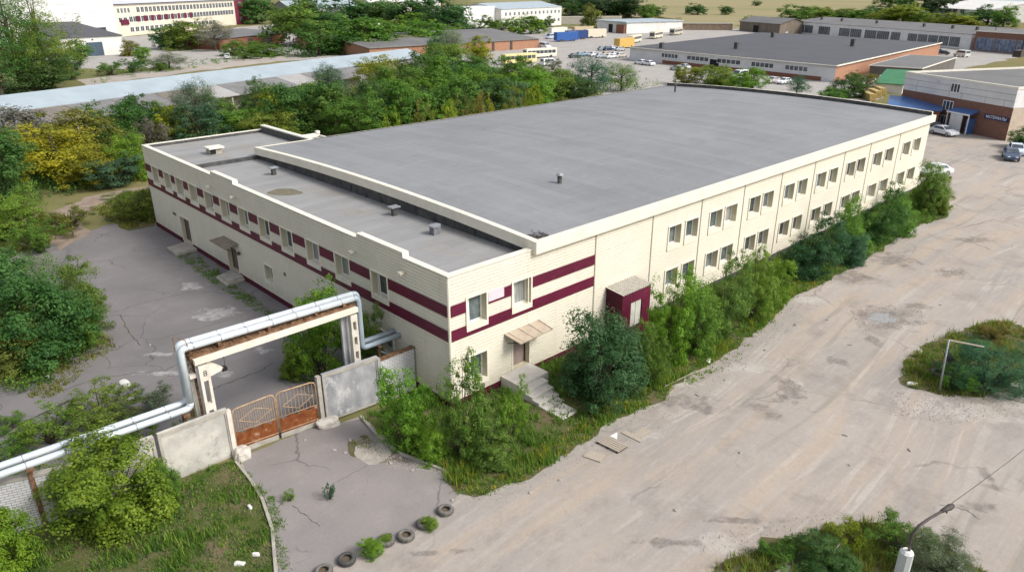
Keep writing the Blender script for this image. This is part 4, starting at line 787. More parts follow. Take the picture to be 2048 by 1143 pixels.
o, L_ = block('brick_extension', 'grey roofed lean-to against the warehouse brick end', 'shed', (178, 38), (215, 42), 12, 2.9, mat('dark_render', (.14, .13, .12), (.1, .09, .085), .5), GROOF)
o, L_ = block('green_roofed_shed', 'low shed with a bright green roof beside the white panelled building', 'shed', G(1748, 184)[:2], G(1803, 188)[:2], 12, 2.0, WHITEW, mat('green_metal', (.05, .20, .085), (.04, .16, .07), .5, .5), 'shed', .3, 1.9)
# long workshop at the back right
a, b = (333, 150.5), (287, 59.8); o, L_ = block('long_workshop', 'long grey workshop with big glazed bays behind the black roofed warehouse', 'workshop', a, b, 34, 5.4, PANELW, GROOF, 'gable', .3, 1.6)
for s0_, s1_ in ((2, 14), (18, 26), (32, 46), (48, 62), (63, 68), (72, 97)): wins(o, s0_, min(s1_, L_-3), .6, 4.0, max(1, int((s1_-s0_)/5)), .35, GLASSD, METALG, mull=5)
for x in (8, 22, 44, 70, 84, 95): part(o, 'roof_vent', METALD, [(x, 8, 5.6, x+.8, 8.8, 7.4)])
o, L_ = block('long_workshop', 'brown brick workshop with blue tinted glazing at the right edge', 'workshop', (286, 58.5), (270, 22), 40, 6.4, BBRICK, GROOF, 'flat')
wins(o, 1, L_-1, .4, 4.4, 5, .5, mat('blue_glass', (.05, .09, .17), (.16, .21, .3), .8, .1, .5, lo=.45, hi=.6), METALG, mull=4)
# right building
RB = thing('panel_building', 'white panel and brown brick building with blue entrance canopy at the right', 'building', (119.8, 21.06, 0), math.atan2(1.37-21.06, 109.7-119.8)); Lb = math.hypot(19.69, 10.1); Hb = 7.7; Db = 62
mb = MB(); mb.box(0, 0, 0, Lb, Db, 4.95, 1); mb.box(0, -.05, 4.96, Lb+.02, Db, Hb, 0); mb.quad((Lb+.03, 0, 0), (Lb+.03, Db, 0), (Lb+.03, Db, 4.96), (Lb+.03, 0, 4.96), 2); mb.build('walls', [PANELW, BBRICK, mat('beige_render', (.50, .41, .32), (.42, .35, .28), .8, .9)], RB, local=True)
mb = MB(); mb.quad((.3, .3, Hb+.03), (Lb-.3, .3, Hb+.03), (Lb-.3, Db-.3, Hb+.03), (.3, Db-.3, Hb+.03), 0)
for q in ((-.1, -.12, Lb+.1, .3), (-.1, Db-.3, Lb+.1, Db), (-.1, .3, .3, Db-.3), (Lb-.3, .3, Lb+.1, Db-.3)): mb.box(q[0], q[1], Hb+.004, q[2], q[3], Hb+.32, 1)
mb.build('roof', [GROOF, COPE], RB, local=True)
for z in (5.85, 6.8): part(RB, 'panel_joint', JOINT, [(0, -.07, z, Lb, -.05, z+.06)])
for x in (3, 10, 12.5, 17, 20.4): part(RB, 'panel_joint', JOINT, [(x, -.072, 5.0, x+.05, -.052, 5.85 if x > 10 else 6.8)])
wins(RB, 10.1, 12.0, 5.8, 7.25, 1, y=-.05, mull=2); wins(RB, 9.2, 11.3, 2.9, 4.4, 1, mull=2); wins(RB, 8.6, 10.8, .15, 2.0, 1, mull=2)
mb = MB(); slab(mb, (12.3, -.05, 3.7), (16.5, -.05, 3.7), (16.6, -1.9, 3.2), (12.1, -1.9, 3.2), .22, 0); mb.box(12.1, -1.96, 2.95, 16.6, -1.9, 3.17, 1); mb.build('entrance_canopy', [BLUEM, WHITE], RB, local=True)
part(RB, 'porch_panel', PANELW, [(13.2, -2.1, 0, 15.4, -1.9, 2.9)]); part(RB, 'porch_side', BLUEM, [(15.9, -1.6, 0, 16.1, 0, 2.4)]); part(RB, 'porch_door', BLUEM, [(12.2, -.9, 0, 13.1, -.8, 2.3)])
part(RB, 'porch_post', WHITE, [(12.2, -1.85, 0, 12.32, -1.73, 3.0)]); part(RB, 'porch_post', WHITE, [(16.35, -1.85, 0, 16.47, -1.73, 3.0)])
sg = part(RB, 'shop_sign', mat('navy_sign', (.02, .03, .12)), [(17.6, -.12, 2.75, 21.9, -.02, 3.45)]); text_mesh('МАТЕРИАЛЫ', .62, 'lettering', WHITE, sg, (19.75, -.135, 3.08), (math.radians(90), 0, 0), .006, .92)
part(RB, 'glazed_side', mat('pale_blue_glazing', (.30, .50, .60), (.5, .62, .68), 1.5, .2), [(Lb+.04, 3, 2.0, Lb+.1, 12, 4.2)])
o, L_ = block('brick_annex', 'brick annex with a bright blue metal roof beside the white panel building', 'annex', (110.5, 19.5), (113.0, 12.3), 8.5, 3.0, RBRICK, BLUEM, 'shed', .3, .9)
wins(o, 1.0, 3.4, 1.4, 2.4, 2, .4)
x, y, _ = G(2020, 112, 8.0); mb = MB(); mb.box(x-2.5, y-2.5, 8.0, x+2.5, y-1, 9.3, 0); mb.tube([(x+.5, y-1.8, 9.3), (x+.5, y-1.8, 12), (x+2, y-1.8, 12.3)], .18, 6); rg = mb.build('roof_unit', METALD); tag(rg, 'black ventilation unit with bent pipe on the right building roof', 'roof vent')
# far
o, L_ = block('wooden_barn', 'weathered timber barn with a grey roof by the brown field', 'barn', (330, 178), (318, 150), 16, 4.6, mat('barn_wood', (.22, .18, .14), (.14, .115, .09), .6, .9, stretch=(2, 2, .2)), GROOF, 'gable', .5, 2.2); part(o, 'door', DARKM, [(11, -.06, 0, 15, 0, 3.2)])
o, L_ = block('timber_stacks', 'row of grey timber stacks beside the weathered barn', 'timber stack', (312, 205), (330, 182), 4, 3.2, mat('stack_wood', (.28, .21, .15), (.16, .12, .09), 1.2, .9), GREYSHEET)
o, L_ = block('hangar', 'distant white arched hangar at the top right', 'hangar', (545, 165), (505, 118), 60, 7, WHITEW, WHITEW, 'gable', .2, 4.5); wins(o, 30, 42, 4, 7, 2, 3)
o, L_ = block('hangar', 'distant low grey shed at the top right edge', 'shed', (700, 190), (600, 20), 90, 9, PANELW, BLUEROOF, 'gable', .4, 5)
o, L_ = block('far_wall', 'long pale wall across the far field', 'wall', (1500, 1010), (1060, 470), .6, 5, mat('far_wall_grey', (.34, .32, .31), (.3, .28, .27), .02), CONC, 'flat', .1)
o, L_ = block('low_wall', 'grey block wall by the white vans at the field edge', 'wall', (345, 176), (352, 150), 8, 3.4, GREYSHEET, GREYSHEET, 'flat')
# ---------------------------------------------------------------- vegetation prototypes
def leafmesh(name, P_, N_, ln, wd, lv, m=None):
    n = len(P_); rnd = RNG.normal(0, 1, (n, 3)); t = np.cross(N_, rnd); t /= np.linalg.norm(t, axis=1)[:, None]+1e-9; b = np.cross(N_, t)
    ln = np.asarray(ln).reshape(-1, 1); wd = np.asarray(wd).reshape(-1, 1)
    V = np.empty((n, 4, 3)); V[:, 0] = P_-t*ln/2; V[:, 1] = P_+b*wd/2+t*ln*.05; V[:, 2] = P_+t*ln/2-N_*ln*.12; V[:, 3] = P_-b*wd/2+t*ln*.05
    me = bpy.data.meshes.new(name); me.vertices.add(4*n); me.vertices.foreach_set('co', V.reshape(-1).astype(np.float32)); me.loops.add(4*n); me.loops.foreach_set('vertex_index', np.arange(4*n, dtype=np.int32))
    me.polygons.add(n); me.polygons.foreach_set('loop_start', np.arange(0, 4*n, 4, dtype=np.int32))
    at = me.attributes.new('lv', 'FLOAT', 'POINT'); at.data.foreach_set('value', np.repeat(lv, 4).astype(np.float32))
    me.materials.append(m or LEAF); me.update(calc_edges=True); me.validate(); return me
def crown(name, lobes, n, leaf, aspect=.55, clumps=120, cr=.09, upb=.35, droop=0, shell=.55, spread=1.0):
    lob = np.array(lobes, float); wts = (lob[:, 3]*lob[:, 4]*lob[:, 5])**.66; wts /= wts.sum()
    li = RNG.choice(len(lob), clumps, p=wts); d = RNG.normal(0, 1, (clumps, 3)); d[:, 2] = d[:, 2]*.9+.15; d /= np.linalg.norm(d, axis=1)[:, None]
    rad = shell+(1.04-shell)*RNG.random(clumps)**.6; rad[RNG.random(clumps) < .10] *= 1.13
    C = lob[li, :3]+d*lob[li, 3:6]*rad[:, None]; C[:, 2] = np.maximum(C[:, 2], .02); sz = cr*(.55+.9*RNG.random(clumps)); lvc = RNG.random(clumps)
    ci = RNG.integers(0, clumps, n); off = RNG.normal(0, 1, (n, 3)); off *= (RNG.random(n)**.4/(np.linalg.norm(off, axis=1)+1e-9))[:, None]; off[:, 2] *= .75
    P_ = C[ci]+off*sz[ci][:, None]*spread; P_[:, 2] = np.maximum(P_[:, 2]-droop*np.hypot(off[:, 0], off[:, 1])*sz[ci], .005)
    rr = np.hypot(P_[:, 0], P_[:, 1]); P_[:, :2] *= .5/np.percentile(rr, 97); C = C.copy(); C[:, :2] *= .5/np.percentile(rr, 97); zz = np.percentile(P_[:, 2], 99.3); P_[:, 2] /= zz; C[:, 2] /= zz
    N_ = off*.8+d[ci]*.45+np.array([0, 0, upb+.1])+RNG.normal(0, .30, (n, 3)); N_ /= np.linalg.norm(N_, axis=1)[:, None]+1e-9
    lv = np.clip(.55*lvc[ci]+.45*RNG.random(n), 0, 1); ln = leaf*(.6+.8*RNG.random(n))
    return leafmesh(name, P_, N_, ln, ln*aspect, lv), C
def stems(name, C, kind, seed):
    r = random.Random(seed); mb = MB(); pts = C[np.argsort(r.random() + np.arange(len(C))*0 + RNG.random(len(C)))[:(26 if kind == 'bush' else 16)]]
    if kind == 'bush':
        for p in pts: b0 = (r.uniform(-.07, .07), r.uniform(-.07, .07), -.01); mb.tube([b0, ((b0[0]+p[0])*.42, (b0[1]+p[1])*.42, p[2]*.5), tuple(p)], [.012, .008, .003], 5)
    else:
        th = .35 if kind == 'tree' else .2; mb.tube([(0, 0, -.01), (.01, .006, th*.5), (-.006, .01, th), (.01, 0, th*2), (0, .01, .88)], [.032, .025, .021, .012, .003], 7)
        for p in pts: z = min(th*r.uniform(.7, 2.0), max(p[2]-.05, .1)); mb.tube([(0, 0, z), (p[0]*.5, p[1]*.5, (z+p[2])*.5+.02), tuple(p)], [.011, .007, .003], 5)
    o = mb.build(name, BARK); me = o.data; bpy.data.objects.remove(o); return me
def rlobes(n, r0, r1, z0, z1, spread, seed, zr=1.0):
    r = random.Random(seed); L = []
    for k in range(n):
        a = r.random()*6.283; q = spread*math.sqrt(r.random()); ra = r.uniform(r0, r1); L.append((q*math.cos(a), q*math.sin(a), r.uniform(z0, z1), ra, ra, ra*zr))
    return L
PROTO = {}
def proto(key, kind, *variants):
    PROTO[key] = []
    for i, (lobes, kw) in enumerate(variants):
        me, C = crown(key+'_crown', lobes, **kw); PROTO[key].append((me, stems(key+'_stems', C, kind, i)))
for_near = lambda s: ([(0, 0, .34, .36, .36, .36)]+rlobes(9, .12, .2, .08, .82, .32, s, 1.2)+rlobes(4, .14, .18, .06, .14, .3, s+50), dict(n=31000, leaf=.0245, clumps=340, cr=.075))
proto('bush', 'bush', for_near(1), for_near(2), for_near(3))
proto('bunchy', 'bush', *[([(0, 0, .38, .40, .40, .40)]+rlobes(8, .14, .2, .08, .80, .32, s), dict(n=24000, leaf=.025, aspect=.8, clumps=170, cr=.09, droop=.9, shell=.66)) for s in (4, 5)])
proto('shoots', 'bush', *[([(q[0], q[1], q[2], q[3]*.6, q[4]*.6, q[5]*1.8) for q in rlobes(15, .13, .22, .12, .66, .32, s)], dict(n=17000, leaf=.026, clumps=280, cr=.058, upb=.1)) for s in (6, 7, 24)])
proto('feather', 'bush', *[([(0, 0, .34, .42, .42, .40)]+rlobes(8, .12, .2, .06, .7, .34, s), dict(n=22000, leaf=.032, aspect=.22, clumps=300, cr=.09, upb=.0)) for s in (25, 26)])
proto('tree', 'tree', *[([(0, 0, .55, .34, .34, .40)]+rlobes(9, .15, .24, .28, .84, .30, s), dict(n=9500, leaf=.028, clumps=190, cr=.08)) for s in (8, 9, 10, 11)])
proto('mass', 'bush', *[([(0, 0, .38, .38, .38, .40)]+rlobes(11, .13, .23, .06, .82, .34, s, 1.15), dict(n=11500, leaf=.033, clumps=170, cr=.09)) for s in (12, 13, 14, 15)])
proto('willow', 'tree', *[([(0, 0, .54, .36, .36, .40)]+rlobes(7, .14, .22, .30, .85, .32, s), dict(n=13000, leaf=.028, aspect=.27, clumps=220, cr=.09, spread=1.1)) for s in (16, 17)])
proto('poplar', 'tree', *[([(q[0]*.8, q[1]*.8, q[2], q[3], q[4], q[5]*1.7) for q in rlobes(11, .13, .2, .24, .80, .30, s)], dict(n=15000, leaf=.0165, clumps=320, cr=.055)) for s in (18, 19)])
proto('scrub', 'bush', *[([(q[0], q[1], q[2], q[3]*.5, q[4]*.5, q[5]*1.3) for q in rlobes(18, .12, .2, .18, .66, .42, s)], dict(n=7500, leaf=.038, aspect=.32, clumps=220, cr=.06, upb=-.2)) for s in (20, 21)])
proto('far', 'tree', *[([(0, 0, .40, .38, .38, .42)]+rlobes(10, .14, .24, .08, .82, .33, s, 1.1), dict(n=6000, leaf=.048, clumps=110, cr=.095)) for s in (22, 23, 27)])
CLR = dict(g=(.122, .238, .036), d=(.066, .158, .037), b=(.072, .160, .080), y=(.235, .285, .026), l=(.170, .275, .042), o=(.195, .215, .042), w=(.16, .21, .11), k=(.035, .080, .026), gold=(.37, .34, .026), q=(.046, .125, .044), v=(.165, .240, .022), e=(.19, .22, .14), br=(.150, .295, .030))
NP = [0]; TREES = []
def plant(kind, u, vb, vt, wpx, c, label, cat='bush', name=None, group=None, dz=0, squash=1.0, pos=None):
    dim = .92 if kind in ('mass', 'far') else 1.0
    near = vb > 375; x, y, _ = G(u, vb-(.20*wpx if near else 0)) if pos is None else (*pos, 0); h = max(topz(x, y, vt), .4); wd = wpx*dist(x, y)/FPX*(1.2 if kind in ('mass', 'far', 'tree') else {'bunchy': .74, 'bush': .84, 'shoots': .84, 'bunchy': .86}.get(kind, 1.0)); h *= 1.05 if kind in ('mass', 'far', 'tree') else (1.12 if near and kind in ('bush', 'shoots') and vt > 500 else 1.0)
    NP[0] += 1; r = random.Random(NP[0]*31); me, st = PROTO[kind][NP[0] % len(PROTO[kind])]
    nm = name or {'bush': 'bush', 'bunchy': 'bush', 'shoots': 'shrub', 'tree': 'tree', 'mass': 'bush', 'feather': 'bush', 'willow': 'willow_tree', 'poplar': 'poplar_tree', 'scrub': 'scrub_bush', 'far': 'tree'}[kind]
    if cat == 'tree' and nm == 'bush': nm = 'tree'
    o = thing(nm, label, cat, (x, y, dz), r.random()*6.28, group)
    for nme, m_ in (('crown', me), ('stems' if 'bush' in nm or nm == 'shrub' else 'trunk', st)):
        q = bpy.data.objects.new(nme, m_); COL.objects.link(q); q.parent = o; q.scale = (wd*1.06, wd*1.06*squash, h); col = CLR[c]; j = [r.uniform(.88, 1.14) for _ in range(3)]; q.color = (col[0]*j[0]*dim, col[1]*j[1]*dim, col[2]*j[2]*dim, 1)
    return o
# ---------------------------------------------------------------- plants, near to far
F = 'plants along the facade'
for a in [
 ('bunchy', 225, 1090, 893, 215, 'v', 'large yellow green bush with hanging bunches in front of the long white brick wall'),
 ('bunchy', 15, 1175, 1030, 115, 'v', 'yellow green bush cut off by the bottom left corner'),
 ('bush', 335, 1010, 925, 60, 'g', 'small green bush between the large yellow green bush and the grass'),
 ('shoots', 215, 880, 785, 140, 'l', 'light green sapling thicket just behind the low pipes'),
 ('scrub', 305, 840, 772, 90, 'e', 'sparse grey green weed shrub on the yard behind the low pipes'),
 ('scrub', 110, 905, 818, 110, 'l', 'light green weeds at the left behind the low pipes'),
 ('scrub', 20, 960, 880, 100, 'g', 'green weeds at the left edge behind the low pipes'),
 ('scrub', 15, 870, 835, 60, 'g', 'small weed clump on the yard crack at the left edge'),
 ('scrub', 395, 905, 830, 80, 'g', 'weeds behind the whitewashed concrete fence panel'),
 ('shoots', 638, 778, 588, 165, 'br', 'bright green bush inside the pipe portal behind the gates'),
 ('bush', 745, 765, 628, 62, 'g', 'slender bush between the drop pipes and the cream wall'),
 ('bush', 590, 770, 690, 60, 'l', 'low light green bush at the left foot of the bush inside the portal'),
 ('shoots', 812, 912, 745, 125, 'br', 'bright green sapling bush in front of the short white brick wall'),
 ('shoots', 922, 930, 742, 118, 'g', 'tall thin branched shrub at the near corner of the cream building'),
 ('shoots', 1022, 900, 768, 80, 'l', 'light green shrub left of the entrance steps'),
 ('bush', 985, 945, 850, 110, 'g', 'low leafy bush under the shrubs at the near corner'),
 ('bush', 860, 930, 855, 90, 'br', 'broad leaved low bush beside the kerb'),
 ('bush', 1203, 842, 640, 218, 'q', 'big dark green bush right of the entrance steps'),
 ('shoots', 1300, 780, 655, 85, 'g', 'green shrub between the big dark bush and the maroon porch'),
 ('shoots', 1335, 735, 560, 105, 'br', 'bright green tall shrub just right of the maroon porch'),
 ('bush', 1385, 725, 575, 125, 'g', 'rounded mid green bush right of the maroon porch shrub'),
 ('bush', 1440, 690, 535, 120, 'g', 'spreading green bush under the first paired windows'),
 ('shoots', 1500, 655, 520, 90, 'l', 'fresh green shrub with thin tips under the paired windows'),
 ('bush', 1545, 625, 530, 85, 'br', 'bright green bush at the right end of the near shrub row'),
 ('bush', 1620, 575, 436, 120, 'q', 'large dark green bush standing alone halfway along the facade'),
 ('bush', 1700, 540, 462, 66, 'b', 'blue green low bush with feathery branches halfway along the facade'),
 ('bush', 1690, 520, 400, 82, 'g', 'tall green bush behind the feathery blue green one'),
 ('bush', 1748, 505, 372, 85, 'd', 'dark pointed bush near the far end of the facade'),
 ('bush', 1795, 482, 392, 72, 'g', 'green bush right of the dark pointed bush'),
 ('bush', 1850, 442, 325, 78, 'g', 'bush at the far corner of the cream facade'),
 ('bush', 1878, 436, 352, 46, 'l', 'lighter bush leaning over the yard at the far end of the facade'),
 ('feather', 1972, 800, 688, 132, 'b', 'blue green feathery bush on the traffic island'),
 ('scrub', 1915, 790, 730, 60, 'g', 'low green shoots at the left foot of the island bush'),
 ('scrub', 1990, 690, 650, 60, 'o', 'sparse olive weeds at the back of the traffic island'),
 ('scrub', 1790, 1120, 1040, 110, 'g', 'flowering green weeds beside the street lamp'),
 ('scrub', 1690, 1100, 1050, 70, 'y', 'yellow green weeds at the middle of the bottom right bed'),
 ('bush', 1655, 1160, 1085, 120, 'd', 'dark bush left of the street lamp pole'),
 ('feather', 1865, 1170, 1075, 110, 'w', 'grey green bush right of the street lamp pole'),
 ('scrub', 1560, 1140, 1090, 90, 'g', 'green weeds at the left of the bottom right bed'),
 ('scrub', 660, 1002, 968, 24, 'b', 'blue green tuft growing in the middle of the gate apron'),
 ('scrub', 580, 1005, 980, 26, 'l', 'light green tuft in the crack of the gate apron'),
 ('bush', 62, 775, 520, 235, 'd', 'big dark green thicket on the left side of the yard'),
 ('bush', 150, 700, 545, 130, 'g', 'green bush at the yard side of the dark thicket'),
 ('bush', 45, 770, 625, 150, 'o', 'olive green bush in front of the dark thicket'),
 ('scrub', 165, 715, 640, 80, 'l', 'light green weeds at the edge of the yard'),
 ('bush', 15, 640, 500, 110, 'b', 'blue green bush at the left edge above the thicket'),
 ('bush', 30, 505, 383, 110, 'l', 'light green bush left of the footpath'),
 ('scrub', 140, 480, 415, 95, 'o', 'yellowish scrub between the footpath and the yard'),
 ('scrub', 85, 520, 440, 80, 'g', 'green scrub beside the light green bush near the footpath'),
 ('mass', 275, 452, 383, 75, 'l', 'leafy scrub at the far corner of the cream building'),
 ('scrub', 245, 410, 385, 60, 'g', 'low weeds behind the far corner of the yard'),
]: plant(*a)
for a in [
 ('mass', 50, 330, 222, 125, 'e', 'grey green tree at the left edge near the lean-to'),
 ('mass', 20, 420, 270, 95, 'd', 'dark tree at the left edge behind the footpath'),
 ('tree', 118, 392, 255, 160, 'gold', 'golden yellow tree turning in autumn, left of the building'),
 ('mass', 175, 330, 222, 130, 'o', 'olive green tree behind the golden one'),
 ('mass', 190, 390, 300, 85, 'y', 'yellow green tree right of the golden one'),
 ('mass', 232, 375, 318, 72, 'b', 'bluish bush next to the footpath by the building corner'),
 ('mass', 245, 300, 205, 85, 'd', 'dark tree above the olive green one'),
 ('mass', 290, 285, 198, 80, 'd', 'dark green bush in front of the lean-to'),
 ('mass', 262, 360, 270, 60, 'br', 'leafy tree just left of the annex roof corner'),
 ('scrub', 300, 300, 235, 70, 'e', 'pale dry brush behind the annex corner'),
 ('willow', 402, 262, 157, 82, 'w', 'round willow in front of the grey slabs'),
 ('mass', 355, 285, 215, 70, 'y', 'yellowing bush behind the annex roof'),
 ('mass', 410, 285, 212, 92, 'b', 'blue green bush behind the annex roof'),
 ('mass', 478, 275, 218, 80, 'g', 'green bush right of the blue green one'),
 ('tree', 520, 245, 160, 52, 'd', 'narrow dark tree in front of the long shed'),
 ('mass', 555, 255, 182, 86, 'y', 'yellow green bush below the long shed'),
 ('mass', 540, 280, 225, 90, 'l', 'light green scrub behind the rear parapet'),
 ('mass', 610, 265, 168, 110, 'd', 'dark green bush in the middle of the belt'),
 ('willow', 662, 215, 126, 74, 'b', 'blue green willow reaching over the long shed roof'),
 ('mass', 660, 262, 178, 95, 'g', 'green bush under the blue green willow'),
 ('mass', 715, 275, 195, 95, 'g', 'broad green bush behind the hall roof edge'),
 ('tree', 772, 205, 118, 105, 'y', 'yellow brown tree at the right end of the long shed'),
 ('mass', 745, 255, 170, 95, 'd', 'dark bush under the yellow brown tree'),
 ('mass', 815, 258, 165, 105, 'g', 'green bush right of the dark one'),
 ('mass', 845, 205, 105, 100, 'd', 'dark tree right of the long shed end'),
 ('mass', 885, 165, 90, 80, 'l', 'light green tree in front of the orange brick workshop'),
 ('willow', 905, 130, 55, 52, 'e', 'pale grey willow against the workshop roof'),
 ('mass', 952, 125, 75, 48, 'y', 'yellow green tree right of the pale grey willow'),
 ('mass', 880, 115, 72, 40, 'b', 'small bluish tree left of the pale grey willow'),
 ('mass', 925, 190, 128, 105, 'd', 'dark green tree in the belt below the workshop'),
 ('mass', 980, 185, 118, 98, 'g', 'green tree left of the parked buses'),
 ('mass', 900, 250, 158, 108, 'g', 'broad green bush behind the middle of the hall'),
 ('mass', 855, 250, 188, 75, 'b', 'blue green bush behind the hall'),
 ('mass', 960, 240, 160, 98, 'd', 'shady dark bush behind the middle of the hall'),
 ('mass', 1000, 228, 165, 85, 'b', 'bluish bush behind the hall'),
 ('mass', 1035, 185, 116, 75, 'g', 'tree partly hiding the yellow bus'),
 ('mass', 1060, 218, 142, 100, 'br', 'bright green round bush behind the hall'),
 ('mass', 1100, 205, 142, 85, 'l', 'light green bush right of the bright round one'),
 ('mass', 1020, 222, 152, 80, 'br', 'fresh green bush left of the bright round one'),
 ('willow', 1182, 188, 112, 86, 'b', 'open crowned tree with a visible trunk behind the hall edge'),
 ('mass', 1135, 192, 148, 70, 'd', 'dark bush left of the open crowned tree'),
 ('willow', 1242, 182, 125, 75, 'g', 'thin green tree right of the open crowned tree'),
 ('scrub', 1105, 140, 118, 40, 'e', 'pale dry brush between the parked buses and the trees'),
]: plant(*a, 'tree' if a[0] in ('tree', 'willow') else 'bush')
for i, (u, v) in enumerate([(785, 252), (822, 248), (858, 243), (892, 238), (925, 233), (955, 229), (985, 224), (1012, 219), (1045, 214), (1080, 207)]):
    ex, ey, _ = PY(u, v, 36.2); plant('shoots' if i % 2 else 'scrub', u, v+8, v-30-4*(i % 3), 66, 'o' if i % 3 else 'y', 'yellow green scrub in the row along the back edge of the hall roof', 'bush', None, 'scrub row behind the hall', pos=(ex+1.9, 39.0))
plant('mass', 1160, 205, 165, 60, 'd', 'dark low bush below the open crowned tree')
